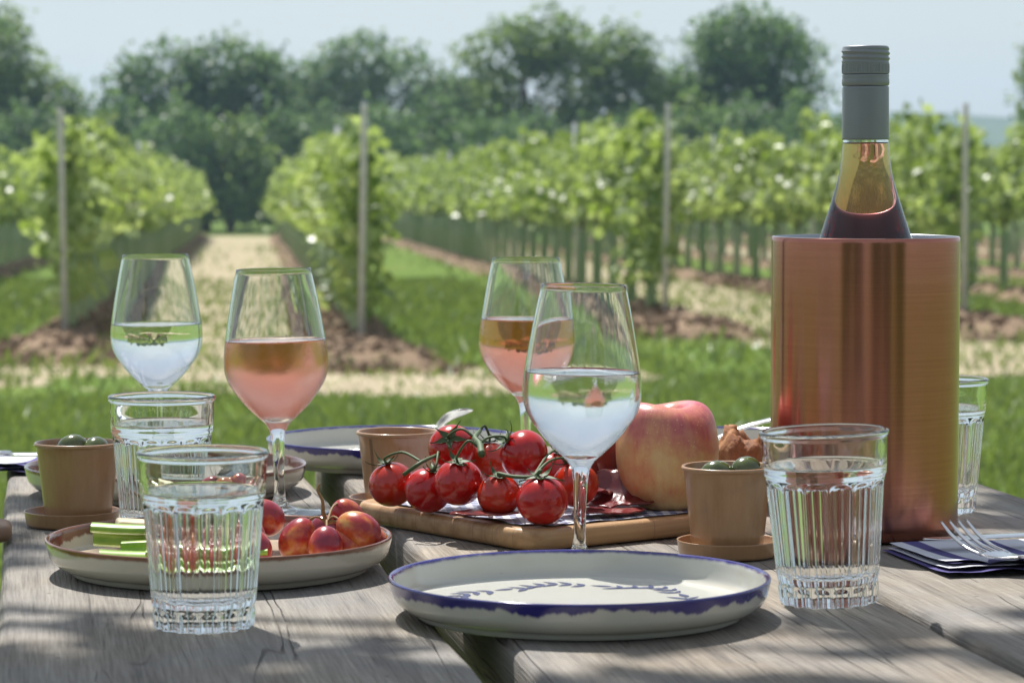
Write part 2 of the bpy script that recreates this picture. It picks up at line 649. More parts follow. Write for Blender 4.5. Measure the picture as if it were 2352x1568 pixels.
glass('clear_glass', (0.985, 0.995, 0.99))
glass('tumbler_glass', (0.975, 0.99, 0.985), 1.5)
glass('chilled_glass', (0.985, 0.995, 0.99), cond=(0.10, 0.119, 0.25))
glass('misted_glass', (0.985, 0.995, 0.99), cond=(0.13, 0.116, 0.04))
glass('rosy_misted_glass', (0.985, 0.995, 0.99), cond=(0.09, 0.122, 0.04))
glass('bottle_glass', (0.97, 0.985, 0.975), 1.5)
glass('water_side', (1, 1, 1), 1.333 / 1.5)
glass('water_top', (1, 1, 1), 1.333)


def drink(name, col_, density, ior):
    """liquid: the walls border on glass, the top on air; it absorbs with depth"""
    a = M(name)
    nz = a.xyz(a.n('TexCoord').outputs['Normal'])[2]
    bf = a.n('NewGeometry').outputs['Backfacing']
    nz = a.math('MULTIPLY', nz, a.math('SUBTRACT', 1.0, a.math('MULTIPLY', bf, 2.0)))
    k = a.rng(nz, 0.3, 0.5, ior / 1.5, ior)
    g = a.n('BsdfGlass', Color=(1, 1, 1), IOR=k, Roughness=0.0)
    va = a.nt.nodes.new('ShaderNodeVolumeAbsorption')
    va.inputs['Color'].default_value = (*col_, 1)
    va.inputs['Density'].default_value = density
    a.nt.links.new(va.outputs[0], a.out.inputs['Volume'])
    MATS[name] = a.surf(g.outputs[0])


drink('rose', (0.99, 0.50, 0.29), 31.0, 1.34)
drink('bottle_wine', (0.995, 0.50, 0.46), 46.0, 1.34)
drink('white', (0.99, 0.985, 0.90), 3.0, 1.34)

# food
def skin(name, cols, rough, sss=0.12, nscale=18, coat=0.3, grad=None, bumpv=0.0):
    a = M(name)
    v = a.coord()
    r = a.n('ObjectInfo').outputs['Random']
    r9 = a.math('MULTIPLY', r, 37.0)
    nz = a.noise(a.n('VectorMath', operation='ADD', i0=v, i1=a.n('CombineXYZ', X=r9, Y=r, Z=r9).outputs[0]).outputs[0], nscale, 4, 0.6)
    f = nz
    if grad:
        x, y, z = a.xyz(v)
        f = a.math('ADD', a.math('MULTIPLY', nz, 0.65), a.rng(z, grad[0], grad[1], -0.1, 0.45))
    c = a.ramp(f, cols)
    if name == 'tomato':
        c = a.mix(a.math('MULTIPLY', a.math('MULTIPLY', r, r), 0.45), c, (0.55, 0.07, 0.008))
    b = a.bsdf(Base_Color=c, Roughness=rough, Subsurface_Weight=sss, Subsurface_Scale=0.006, Coat_Weight=coat, Coat_Roughness=0.08)
    b.inputs['Subsurface Radius'].default_value = (1.0, 0.35, 0.2)
    if bumpv:
        a.set(b.inputs['Normal'], a.bump(a.noise(v, nscale * 6, 4), bumpv, 0.001))
    MATS[name] = a.m


skin('tomato', [(0.3, (0.33, 0.003, 0.005)), (0.7, (0.46, 0.010, 0.007))], 0.20, 0.05, 1.6)
a = M('apple_skin')
v = a.coord()
x, y, z = a.xyz(v)
ang = a.math('ARCTAN2', y, x)
cs = a.n('CombineXYZ', X=a.math('MULTIPLY', a.math('COSINE', ang), 1.0), Y=a.math('SINE', ang), Z=a.math('MULTIPLY', z, 9.0)).outputs[0]
streak = a.noise(cs, 9.0, 5, 0.65)
patch = a.noise(v, 38, 4, 0.6)
f = a.math('ADD', a.math('ADD', a.math('MULTIPLY', streak, 0.24), a.math('MULTIPLY', patch, 0.62)), a.rng(z, 0.0, 0.036, 0.0, 0.24))
c = a.ramp(f, [(0.33, (0.66, 0.47, 0.21)), (0.45, (0.62, 0.34, 0.15)), (0.56, (0.55, 0.20, 0.12)), (0.70, (0.45, 0.08, 0.11))])
dots = a.n('TexVoronoi', Vector=v, Scale=330.0)
c = a.mix(a.rng(dots.outputs['Distance'], 0.10, 0.22, 0.45, 0), c, (0.70, 0.55, 0.33))
b = a.bsdf(Base_Color=c, Roughness=a.rng(patch, 0.3, 0.7, 0.30, 0.46), Coat_Weight=0.15, Coat_Roughness=0.25, Normal=a.bump(a.noise(v, 240, 3), 0.08, 0.001))
MATS['apple_skin'] = a.m
skin('grape_skin', [(0.30, (0.56, 0.30, 0.07)), (0.40, (0.48, 0.11, 0.03)), (0.48, (0.34, 0.022, 0.022)), (0.62, (0.19, 0.010, 0.03))], 0.28, 0.12, 0.55, 0.2)
skin('olive_skin', [(0.3, (0.035, 0.055, 0.012)), (0.7, (0.10, 0.125, 0.03))], 0.2, 0.05, 60, 0.5)
skin('ham_meat', [(0.3, (0.11, 0.008, 0.010)), (0.58, (0.20, 0.022, 0.022)), (0.68, (0.42, 0.19, 0.15)), (0.8, (0.6, 0.47, 0.38))], 0.28, 0.06, 45, 0.2, bumpv=0.3)
skin('celery_skin', [(0.3, (0.15, 0.29, 0.015)), (0.7, (0.31, 0.46, 0.06))], 0.30, 0.12, 50, 0.2)
skin('celery_flesh', [(0.3, (0.34, 0.45, 0.12)), (0.7, (0.46, 0.56, 0.22))], 0.4, 0.15, 90, 0.1, bumpv=0.2)
skin('cheese_paste', [(0.3, (0.62, 0.54, 0.33)), (0.7, (0.70, 0.64, 0.44))], 0.5, 0.25, 60, 0.0, bumpv=0.3)
skin('bread_crust', [(0.3, (0.15, 0.055, 0.02)), (0.55, (0.31, 0.13, 0.05)), (0.75, (0.44, 0.23, 0.10))], 0.8, 0.0, 60, 0.0, bumpv=0.9)
simple('tomato_stem', (0.055, 0.095, 0.03), 0.6, noise_amt=0.35, nscale=300)
simple('grape_stem', (0.22, 0.13, 0.045), 0.7, noise_amt=0.35, nscale=300)
simple('apple_stem', (0.10, 0.06, 0.03), 0.8)
simple('board_brown', (0.22, 0.13, 0.075), 0.6)

# ================================================================== setting
SLOPE = 0.0136


def gz(x, y):
    return -SLOPE * max(0.0, y)


ROWDX = -0.0907              # the vine rows run slightly to the left going away


def sheet(name, fn, x0, x1, y0, y1, nx, ny, mat, label=None, kind='structure', follow=False, ragged=0.0, taper=0.0):
    verts, faces = [], []
    for j in range(ny + 1):
        y = y0 + (y1 - y0) * j / ny
        for i in range(nx + 1):
            x = x0 + (x1 - x0) * i / nx + (ROWDX * y if follow else 0)
            if taper:
                x += (i / nx - 0.5) * 2 * taper * (0.30 * max(0.0, 1 - (y - y0) / 3.2))
            if ragged and i in (0, nx):
                x += ragged * (mnoise.noise(Vector((i * 3.1, y * 1.1, x0))) + 0.6 * mnoise.noise(Vector((i * 3.1, y * 4.3, x0))))
            verts.append((x, y, fn(x, y, i / nx, j / ny)))
    w = nx + 1
    for j in range(ny):
        for i in range(nx):
            faces.append((j * w + i, j * w + i + 1, (j + 1) * w + i + 1, (j + 1) * w + i))
    o = obj(name, mesh(name, verts, faces), mat)
    tag(o, label, None, None, kind)
    return o


def ground_z(x, y, *_):
    if y < 140:
        return gz(x, y)
    return gz(x, 140) + 0.00002 * (y - 140) ** 2


sheet('ground', ground_z, -700, 700, -300, 1000, 40, 130, MATS['lawn'])
sheet('hills', lambda x, y, u, w: -3 + 17.0 * math.sin(math.pi * min(1, w * 0.5)) * (0.75 + 0.25 * mnoise.noise(Vector((x * 0.012, 3.1, 0)))) + 1.2 * mnoise.noise(Vector((x * 0.05, y * 0.05, 0))),
      -500, 500, 380, 620, 120, 14, MATS['far_hill'])

rows = [-5.2, -3.25, -1.24, 0.70, 3.20, 5.45, 7.4, 9.6, 11.8, 14.0, 16.2]
starts = {-5.2: 34, -3.25: 24, -1.24: 19.2, 0.70: 18.3, 3.20: 22.3, 5.45: 22.0, 7.4: 24, 9.6: 27, 11.8: 32, 14.0: 38, 16.2: 44}
FAR = 70.0


def path_z(x, y, u, w):
    return gz(x, y) + 0.006


for nm, x0, x1, y0 in (('alley', -1.15, 0.62, 16.2), ('alley', 3.35, 5.3, 16.0), ('alley', 7.6, 9.4, 24), ('alley', 12.0, 13.8, 34)):
    sheet(nm, path_z, x0, x1, y0, 72, 4, 260, MATS['dry_alley'], follow=True, ragged=0.22)
# dry strip along the headland, in front of the row ends
sheet('headland_strip', lambda x, y, u, w: gz(x, y) + 0.022 * (0.55 + 1.1 * mnoise.noise(Vector((x * 0.7, y * 1.1, 2))) + 0.6 * mnoise.noise(Vector((x * 2.3, y * 2.3, 5))) - 1.5 * abs(2 * w - 1) ** 3), -7.0, 2.1, 14.2, 17.6, 130, 36, MATS['dry_alley'], follow=True, ragged=0.4)

# soil mounds along the rows
for a_ in rows:
    y0 = starts[a_] - 2.3
    wid = 0.30

    def mound(x, y, u, w, a_=a_, y0=y0):
        d = abs(u - 0.5) * 2
        e = min(1.0, (y - y0) / 0.9)
        base = (1 - d * d) * 0.13 * e - 0.03
        near = 1.0 if y < y0 + 12 else 0.5
        return gz(x, y) + base + near * 0.07 * mnoise.noise(Vector((x * 5, y * 5, 0))) * (1.1 - d) + near * 0.06 * mnoise.noise(Vector((x * 13, y * 13, 3))) * (1.1 - d)
    sheet('soil_mound', mound, a_ - wid, a_ + wid, y0, FAR, 14, 420, MATS['soil'], follow=True, ragged=0.10, taper=1.0)

# clods of earth on the nearest mounds
cv, cf = [], []
for a_ in (-1.24, 0.70, 3.20, 5.45):
    y0 = starts[a_] - 2.2
    for k in range(950):
        y = y0 + (random.random() ** 1.8) * 14
        u = random.uniform(-1, 1) * (1.35 if random.random() < .3 else 1)
        x = a_ + u * (0.31 + 0.30 * max(0.0, 1 - (y - y0) / 3.0)) + ROWDX * y
        s = random.uniform(0.014, 0.075) * random.uniform(0.5, 1.1)
        z = gz(x, y) + max(0.0, 1 - u * u) * 0.12 * min(1, (y - y0) / 0.9) - 0.01
        o = len(cv)
        rot = Matrix.Rotation(random.uniform(0, 6.28), 3, Vector((random.random(), random.random(), random.random() + 0.1)).normalized())
        for p in ((1, 0, 0), (-1, 0, 0), (0, 1, 0), (0, -1, 0), (0, 0, 1), (0, 0, -1)):
            cv.append(rot @ (Vector(p) * s * random.uniform(0.6, 1.2)) + Vector((x, y, z)))
        for f in ((0, 2, 4), (2, 1, 4), (1, 3, 4), (3, 0, 4), (2, 0, 5), (1, 2, 5), (3, 1, 5), (0, 3, 5)):
            cf.append(tuple(i + o for i in f))
tag(obj('soil_clods', mesh('soil_clods', cv, cf, False), MATS['soil']), 'loose brown clods of earth along the vine rows', 'soil', kind='stuff')

# grass blades of the lawn
def in_dry(x, y):
    lx = x - ROWDX * y
    return ((lx > -1.7) & (lx < 1.2) & (y > 16.2)) | ((lx > 2.5) & (lx < 5.7) & (y > 16)) | ((lx > -7) & (lx < 2.1) & (y > 14.5) & (y < 16.9))


n = 190000
gy = 1.0 + 34 * rng.random(n) ** 1.5
gx = (rng.random(n) * 2 - 1) * (0.19 * gy + 0.7)
dry = in_dry(gx, gy)
keep = (~dry) | (rng.random(n) < 0.22)
gx, gy = gx[keep], gy[keep]
n = len(gx)
h = rng.uniform(0.025, 0.06, n) * (1 + 0.5 * np.sin(gx * 3.1) * np.sin(gy * 2.3))
ang = rng.uniform(0, 2 * np.pi, n)
wd = rng.uniform(0.003, 0.006, n) * (1 + gy * 0.08)
lean = rng.normal(0, 0.5, (n, 2)) * h[:, None]
base = np.stack([gx, gy, -SLOPE * gy - 0.002], 1)
sd = np.stack([np.cos(ang), np.sin(ang), np.zeros(n)], 1) * wd[:, None]
tip = base + np.stack([lean[:, 0], lean[:, 1], h], 1)
mid = base * 0.5 + tip * 0.5
mid[:, 2] += h * 0.12
V = np.stack([base - sd, base + sd, mid * 0.3 + tip * 0.7 + sd * 0.5, tip], 1)
# taller weeds and stray tufts at the foot of the vines and over the alleys
nw = 5000
wy = 16.5 + 40 * rng.random(nw) ** 1.6
wa = rng.choice(np.array([-3.25, -1.24, 0.70, 3.20, 5.45, 7.4]), nw)
tuft = np.round(wy * 1.7 + rng.normal(0, 0.2, nw)) / 1.7
wx = wa + rng.normal(0, 0.42, nw) + 0.15 * np.sin(tuft * 9) + ROWDX * wy
wyy = wy * 0.45 + tuft * 0.55
hw_ = rng.uniform(0.03, 0.12, nw)
an = rng.uniform(0, 2 * np.pi, nw)
b0 = np.stack([wx, wyy, -SLOPE * wyy + 0.01], 1)
s0 = np.stack([np.cos(an), np.sin(an), np.zeros(nw)], 1) * rng.uniform(0.008, 0.022, nw)[:, None]
t0 = b0 + np.stack([rng.normal(0, 0.5, nw) * hw_, rng.normal(0, 0.5, nw) * hw_, hw_], 1)
V = np.concatenate([V, np.stack([b0 - s0, b0 + s0, b0 * 0.4 + t0 * 0.6 + s0, t0], 1)])
tag(obj('grass', quads_mesh('grass', V), MATS['grass_blade']), 'mown green lawn grass around the table', 'grass', kind='stuff')

# ------------------------------------------------------------------ vineyard
def vine_foliage(seed, n, zlo, zhi, hang=0.0):
    r = np.random.default_rng(seed)
    P = np.empty((n, 3))
    P[:, 1] = r.uniform(-0.68, 0.68, n)
    zz = r.beta(1.5, 1.6, n)
    P[:, 2] = zlo + (zhi - zlo) * zz + 0.09 * np.sin(P[:, 1] * 5 + seed)
    P[:, 0] = r.normal(0, 0.115, n) * (1.15 - 0.5 * zz)
    # clumps
    cl = r.uniform(-0.6, 0.6, (9, 1))
    for k in range(9):
        sel = r.integers(0, n, n // 22)
        c = np.array([r.normal(0, 0.10), cl[k, 0], r.uniform(zlo + 0.1, zhi - 0.05)])
        P[sel] = c + r.normal(0, 0.085, (len(sel), 3))
    # upright shoots
    for k in range(7):
        sel = r.integers(0, n, max(6, n // 45))
        y0 = r.uniform(-0.6, 0.6)
        top = zhi + r.uniform(0.05, 0.24)
        t = r.random(len(sel))
        P[sel] = np.stack([r.normal(0, 0.04, len(sel)) + 0.04 * t, y0 + r.normal(0, 0.035, len(sel)), zhi - 0.2 + (top - zhi + 0.2) * t], 1)
    if hang:
        sel = r.integers(0, n, int(n * hang))
        P[sel] = np.stack([r.normal(0, 0.10, len(sel)), r.normal(-0.30, 0.2, len(sel)), r.uniform(0.28, zlo + 0.2, len(sel))], 1)
    N = r.normal(size=(n, 3)) * 0.75
    N[:, 2] += 0.55
    N[:, 0] += np.sign(P[:, 0]) * 0.5
    return leaf_quads(P, N, 0.11, 0.9, 0.08, r)


fol = [quads_mesh('foliage', vine_foliage(s, 600, 0.72, 1.32)) for s in (1, 2, 3, 4, 5)]
fol_end = [quads_mesh('foliage', vine_foliage(s, 680, 0.66, 1.29, 0.20)) for s in (21, 22, 23)]
tube_me = mesh('grow_tube', *lathe([(0.045, 0.02), (0.047, 0.30), (0.045, 0.62), (0.041, 0.62), (0.041, 0.05)], 12))
tr = []
for k in range(3):
    pts = [(0.0, 0, 0.0), (0.012 * (k - 1), 0.01, 0.35), (0, 0.02 * (k - 1), 0.72), (0.01, 0.12, 0.86), (0, 0.45, 0.92)]
    pts2 = [(0, 0.02 * (k - 1), 0.72), (0.01, -0.14, 0.87), (0, -0.45, 0.91)]
    tr.append(mesh('trunk', *join(tube(crom(pts, 4), 0.017, 6), tube(crom(pts2, 4), 0.013, 6))))
for me_ in fol + fol_end:
    me_.materials.append(MATS['vine_leaf'])
tube_me.materials.append(MATS['grow_tube'])
for me_ in tr:
    me_.materials.append(MATS['vine_wood'])
post_me = mesh('post', *join(lathe([(0, 0), (0.022, 0), (0.021, 1.60), (0.018, 1.615), (0, 1.615)], 10)))
post_me.materials.append(MATS['post_wood'])
stake_me = mesh('post', *tube([(0, 0, 0), (0, 0, 1.62)], 0.018, 8))
stake_me.materials.append(MATS['post_metal'])

row_names = {
    -5.2: 'outer row past the grass strip',
    -3.25: 'row across the grass strip from the sandy alley',
    -1.24: 'row along the sandy alley, ending behind the white wine',
    0.70: 'row between the sandy alley and the green strip',
    3.20: 'row between the green strip and the bare alley',
    5.45: 'row on the far side of the bare alley',
    7.4: 'next row after the bare alley',
    9.6: 'row behind the copper cooler',
    11.8: 'row well behind the copper cooler',
    14.0: 'row near the distant hills side',
    16.2: 'outermost row on the distant hills side'}
rowrot = math.atan(-ROWDX)
rv = random.Random(5)
first = None
for a_ in rows:
    y = starts[a_] + 0.72
    idx = 0
    while y < FAR - 0.5:
        x = a_ + ROWDX * y
        vis = abs(x) < 0.185 * y + 1.2
        if vis:
            t = thing('grapevine', ('end vine at the post, ' if idx == 0 else 'second vine from the post, ' if idx == 1 else 'leafy green grapevine on trellis, ') + row_names[a_], 'grapevine', (x, y, gz(x, y)), rowrot + (math.pi if rv.random() < 0.5 and idx > 1 else 0), 'grapevines in the vineyard rows')
            t.scale = (1, 1, rv.uniform(0.93, 1.07) * (1.12 if a_ > 2 else 1.0))
            f = rv.choice(fol_end) if idx < 2 else rv.choice(fol)
            obj('foliage', f, None, t)
            obj('trunk', rv.choice(tr), None, t)
            obj('grow_tube', tube_me, None, t)
        y += 1.2
        idx += 1
    # posts
    k = 0
    yp = starts[a_]
    while yp < FAR:
        x = a_ + ROWDX * yp
        if abs(x) < 0.185 * yp + 0.8:
            o = obj('trellis_post', post_me if k == 0 else stake_me, None, None, (x, yp, gz(x, yp) - 0.03), (rv.uniform(-.02, .02), rv.uniform(-0.03, 0.03) + (0.04 if a_ == 3.20 and k == 0 else 0), 0))
            o.scale = (1, 1, 1.08 if a_ > 2 else 1.0)
            tag(o, ('weathered end post of the ' if k == 0 else 'slim grey stake standing within the ') + row_names[a_], 'post', 'trellis posts in the vineyard')
        yp += 6.0
        k += 1
    w = []
    for zz in (0.85, 1.15, 1.46):
        y0, y1 = starts[a_], FAR
        w.append(tube([(a_ + ROWDX * y0, y0, gz(0, y0) + zz), (a_ + ROWDX * y1, y1, gz(0, y1) + zz)], 0.0022, 5))
    tag(obj('trellis_wire', mesh('trellis_wire', *join(*w)), MATS['wire']), 'thin steel trellis wires of the ' + row_names[a_], 'wire', 'trellis wires of the vine rows')


# ------------------------------------------------------------------ trees
def crown_mesh(seed, blobs, n, leaf, gaps=0.0):
    """blobs: (x, y, z, rx, ry, rz)"""
    r = np.random.default_rng(seed)
    vol = np.array([b[3] * b[4] * b[5] for b in blobs]) ** 0.67
    pick = r.choice(len(blobs), n, p=vol / vol.sum())
    B = np.array(blobs)[pick]
    d = r.normal(size=(n, 3))
    d /= np.linalg.norm(d, axis=1, keepdims=True)
    rad = r.uniform(0.25, 1.0, n) ** 0.45
    lump = 1 + 0.16 * np.sin(d[:, 0] * 7 + seed) * np.sin(d[:, 1] * 6 + 1.3) + 0.14 * np.sin(d[:, 2] * 9 + d[:, 0] * 5)
    P = B[:, :3] + d * B[:, 3:] * (rad * lump)[:, None]
    # pull leaves into twig clusters
    nc = n // 26
    C = P[r.integers(0, n, nc)]
    own = r.integers(0, nc, n)
    near = r.random(n) < 0.62
    P[near] = C[own[near]] + r.normal(0, 1, (near.sum(), 3)) * np.array([0.20, 0.20, 0.15]) * (leaf / 0.16)
    if gaps:
        keepm = (np.sin(P[:, 0] * 2.3 + seed) * np.sin(P[:, 2] * 2.6 + 1) + np.sin(P[:, 1] * 2.0)) < gaps
        P, d = P[keepm], d[keepm]
    N = d * 0.9 + r.normal(size=P.shape) * 0.6 + np.array([0, 0, 0.35])
    return quads_mesh('crown', leaf_quads(P, N, leaf, 0.7, 0.1, r))


def trunk_mesh(seed, h, spread, rad):
    r = random.Random(seed)
    parts = [tube(crom([(0, 0, -0.2), (r.uniform(-.1, .1), r.uniform(-.1, .1), h * 0.3), (r.uniform(-.2, .2), r.uniform(-.2, .2), h * 0.62), (r.uniform(-.3, .3), 0, h * 0.88)], 5),
                  [rad * (1.25 - 1.05 * i / 15) for i in range(16)], 9)]
    for k in range(9):
        a_ = k * 2.4 + r.uniform(-.4, .4)
        z0 = h * r.uniform(0.25, 0.6)
        L = spread * r.uniform(0.55, 0.95)
        p = [(0, 0, z0), (L * .35 * math.cos(a_), L * .35 * math.sin(a_), z0 + h * .10), (L * .7 * math.cos(a_), L * .7 * math.sin(a_), z0 + h * .22), (L * math.cos(a_ + .2), L * math.sin(a_ + .2), z0 + h * .30)]
        parts.append(tube(crom(p, 4), [rad * 0.42 * (1.05 - 0.95 * i / 12) for i in range(13)], 6))
    return mesh('trunk', *join(*parts))


TY = 84.0
PX = TY / FPX                       # metres per pixel (2352 frame) at the tree line


def tree(px0, pxlobes, n, leaf, mat, label, seed, Y=TY, gaps=0.0, name='broadleaf_tree', cat='tree', group='trees behind the vineyard'):
    """pxlobes: (px, py, half width px, half height px)"""
    s = Y / FPX
    x0 = X(px0, Y)
    g = gz(0, Y)
    blobs = []
    for (px, py, hw, hh) in pxlobes:
        bx = X(px, Y) - x0
        bz = CAMZ + (360 - py) * s - g
        rs = random.Random(seed + int(px))
        blobs.append((bx, rs.uniform(-0.4, 0.4) * hw * s, bz, hw * s * 1.13, hw * s * 0.95, hh * s * 1.10))
    top = max(b[2] + b[5] for b in blobs)
    spread = max(abs(b[0]) + b[3] for b in blobs) * 0.7
    t = thing(name, label, cat, (x0, Y, g), 0, group)
    cm = crown_mesh(seed, blobs, int(n * 1.05), leaf * 1.2, gaps or 1.25)
    obj('crown', cm, MATS[mat], t)
    obj('trunk', trunk_mesh(seed, top * 0.9, spread, 0.05 * top * 0.6), MATS['bark'], t)
    return t


tree(-30, [(-40, 140, 110, 130), (30, 200, 75, 90), (-60, 300, 130, 120)], 7000, 0.17, 'tree_leaf_mid', 'tall rounded tree rising at the edge of the low bushes', 31)
tree(120, [(120, 250, 65, 70), (90, 320, 90, 80), (165, 330, 60, 80)], 4500, 0.16, 'tree_leaf_mid', 'short bushy tree between the tall tree and the broad dome tree', 32)
tree(470, [(520, 185, 110, 95), (400, 215, 100, 95), (300, 235, 70, 80), (600, 220, 75, 100), (460, 330, 200, 120), (560, 420, 150, 90)], 15000, 0.17, 'tree_leaf_dark', 'broad dome shaped dark green tree standing beyond the sandy alley', 33)
tree(850, [(830, 150, 90, 72), (760, 210, 80, 80), (930, 200, 100, 80), (1020, 240, 55, 70), (860, 310, 160, 100)], 9000, 0.16, 'tree_leaf_pale', 'pale loose crowned tree beyond the row with the green strip', 34, gaps=0.62)
tree(1200, [(1160, 130, 85, 75), (1260, 95, 85, 70), (1310, 170, 90, 70), (1130, 220, 65, 70), (1220, 310, 130, 80)], 8500, 0.16, 'tree_leaf_mid', 'open crowned tree with gaps of sky, beside the pale tree', 35, gaps=0.5)
tree(1420, [(1420, 140, 85, 80), (1480, 220, 80, 80), (1380, 290, 110, 80)], 6000, 0.16, 'tree_leaf_mid', 'thin topped tree next to the big round tree', 36, gaps=0.62)
tree(1710, [(1705, 110, 115, 88), (1780, 165, 100, 90), (1630, 190, 95, 85), (1720, 260, 160, 80)], 11000, 0.17, 'tree_leaf_dark', 'big round headed tree standing nearest the open hills', 37)
tree(2400, [(2400, 170, 65, 90), (2420, 260, 80, 80)], 3500, 0.16, 'tree_leaf_mid', 'tree at the far end of the vines by the hills', 38)
tree(690, [(690, 230, 70, 60), (720, 300, 90, 80)], 4500, 0.16, 'tree_leaf_dark', 'low dark tree filling the gap beside the broad dome tree', 39, Y=88)
tree(1060, [(1060, 250, 70, 70), (1030, 320, 90, 80)], 4500, 0.16, 'tree_leaf_mid', 'low tree between the pale tree and the open crowned tree', 40, Y=88)
tree(1560, [(1560, 250, 80, 70), (1530, 310, 90, 70)], 4500, 0.16, 'tree_leaf_dark', 'low tree before the big round headed tree', 41, Y=87)
# hedge shrubs below the trees
rs = random.Random(9)
for k, px in enumerate(range(-60, 2000, 118)):
    hh = rs.uniform(80, 120)
    cy_ = 375 + rs.uniform(-15, 15)
    tree(px, [(px, cy_ - 20, 82, hh), (px + 40, cy_ + 40, 80, 75), (px - 30, cy_ + 60, 75, 70)], 3000, 0.17, rs.choice(['tree_leaf_dark', 'tree_leaf_dark', 'tree_leaf_mid']),
         'dark hedge shrub filling the foot of the tree line', 60 + k, Y=79.0 + rs.uniform(-1, 2), name='hedge_shrub', cat='shrub', group='hedge shrubs under the tree line')

# ------------------------------------------------------------------ shade tree beside the table (its boughs dapple the table top)
def over(tx, ty, hgt):
    """the point on the sun's ray above table point (tx, ty), hgt above the table"""
    s = hgt / to_sun.z
    return Vector((tx + to_sun.x * s, ty + to_sun.y * s, TT + hgt))


shade = [(-0.22, 1.315, 0.10, 2.3), (-0.12, 1.31, 0.08, 2.5), (-0.32, 1.36, 0.08, 2.4), (-0.02, 1.31, 0.06, 2.2), (-0.36, 1.79, 0.08, 2.6), (-0.40, 1.95, 0.08, 2.5),
         (0.235, 1.41, 0.055, 2.4), (0.34, 1.45, 0.07, 2.5), (0.37, 1.86, 0.05, 2.6), (0.40, 2.02, 0.08, 2.7), (0.12, 1.28, 0.05, 2.3)]
sr = np.random.default_rng(3)
LP = []
for (tx, ty, rad, hg) in shade:
    c = over(tx, ty, hg)
    m = int(80 * (rad / 0.1) ** 2)
    LP.append(np.array(c) + sr.normal(0, 1, (m, 3)) * np.array([rad * 0.62, rad * 0.55, 0.10]))
bough_n = len(LP)
# the rest of the crown, up and to the side, off the table
extra = []
for k in range(26):
    c = np.array([-3.9 + sr.normal(0, 0.7), 4.4 + sr.normal(0, 1.3), 4.6 + sr.normal(0, 0.7)])
    extra.append(c + sr.normal(0, 0.28, (90, 3)))
P = np.concatenate(LP + extra)
N = sr.normal(size=P.shape) * 0.6 + np.array([0, 0, 0.8])
st = thing('shade_tree', 'broadleaf tree whose boughs overhang and dapple the picnic table', 'tree', (-3.6, 4.6, gz(0, 4.6)))
V = leaf_quads(P, N, 0.075, 0.75, 0.08, sr) - np.array([-3.6, 4.6, gz(0, 4.6)])
obj('crown', quads_mesh('crown', V), MATS['tree_leaf_mid'], st)
base = Vector((-3.6, 4.6, gz(0, 4.6)))
parts = [tube(crom([(0, 0, -0.2), (0.08, 0.02, 1.4), (0.02, -0.05, 2.8), (0.0, -0.1, 4.6)], 5), [0.16 * (1.2 - 0.055 * i) for i in range(16)], 10)]
for (tx, ty, rad, hg) in shade:
    e = over(tx, ty, hg) - base
    parts.append(tube(crom([(0.02, -0.05, 2.6), (e.x * .35, e.y * .3, 3.0 + (e.z - 3) * .2 + .35), (e.x * .75, e.y * .8, e.z + .25), (e.x, e.y, e.z)], 5), [0.03 * (1.05 - 0.06 * i) for i in range(16)], 6))
obj('trunk', mesh('trunk', *join(*parts)), MATS['bark'], st)
# unseen trees added behind the viewer, for dark streaks in the cooler's reflections
for k, (bx, by, lab) in enumerate([(-9, -16, 'unseen round tree added for reflections behind the table, by the shade tree side'), (2.5, -19, 'unseen round tree added for reflections straight behind the table head'), (11, -14, 'unseen round tree added for reflections behind the table, cooler side')]):
    t = thing('broadleaf_tree', lab, 'tree', (bx, by, gz(0, by)), 0, 'unseen trees added for reflections behind the table')
    obj('crown', crown_mesh(90 + k, [(0, 0, 4.2, 3.0, 2.6, 2.3), (1.2, 0.5, 5.6, 2.0, 2.0, 1.6), (-1.5, 0, 3.2, 1.9, 1.9, 1.6)], 4500, 0.30), MATS['tree_leaf_dark'], t)
    obj('trunk', trunk_mesh(95 + k, 5.5, 2.4, 0.2), MATS['bark'], t)

for k, (bx, by, hgt, lab) in enumerate([(-3.6, -4.6, 2.3, 'unseen dark bush added for reflections behind the table, outermost'), (-1.75, -4.9, 2.6, 'unseen dark bush added for reflections behind the table, second'), (0.9, -4.4, 2.4, 'unseen dark bush added for reflections behind the table, after the gap'), (2.5, -4.9, 2.7, 'tallest unseen dark bush added for reflections behind the table'), (4.6, -4.2, 2.2, 'unseen dark bush added for reflections behind the table, cooler side end')]):  # unseen bushes, added to darken the copper's reflections and the front fill light
    t = thing('reflection_bush', lab, 'shrub', (bx, by, 0), 0, 'unseen bushes added for reflections behind the table')
    obj('crown', crown_mesh(120 + k, [(0, 0, hgt * .55, 0.75, 0.7, hgt * .45), (0.1, 0, hgt * .3, 0.8, 0.7, hgt * .3)], 4200, 0.11), MATS['tree_leaf_dark'], t)
    obj('trunk', trunk_mesh(125 + k, hgt * .8, 0.5, 0.07), MATS['bark'], t)

# ================================================================== picnic table
TA = R(9.57)
tbl = thing('picnic_table', 'weathered grey wooden picnic table with three wide planks', 'table', (0, 1.5, 0), TA)
LY0, LY1 = -0.90, 0.911
wood_mat('plank_wood_a', 3.3, (1, 1, 1.0), 0.30, [(-0.118, -0.035, 0.010), (-0.21, 0.40, 0.008)])
wood_mat('plank_wood_b', 9.1, (1.04, 1.0, 0.95), 0.25, [(0.03, -0.09, 0.006)])
wood_mat('plank_wood_c', 15.7, (1.0, 1.0, 1.0), 0.55)


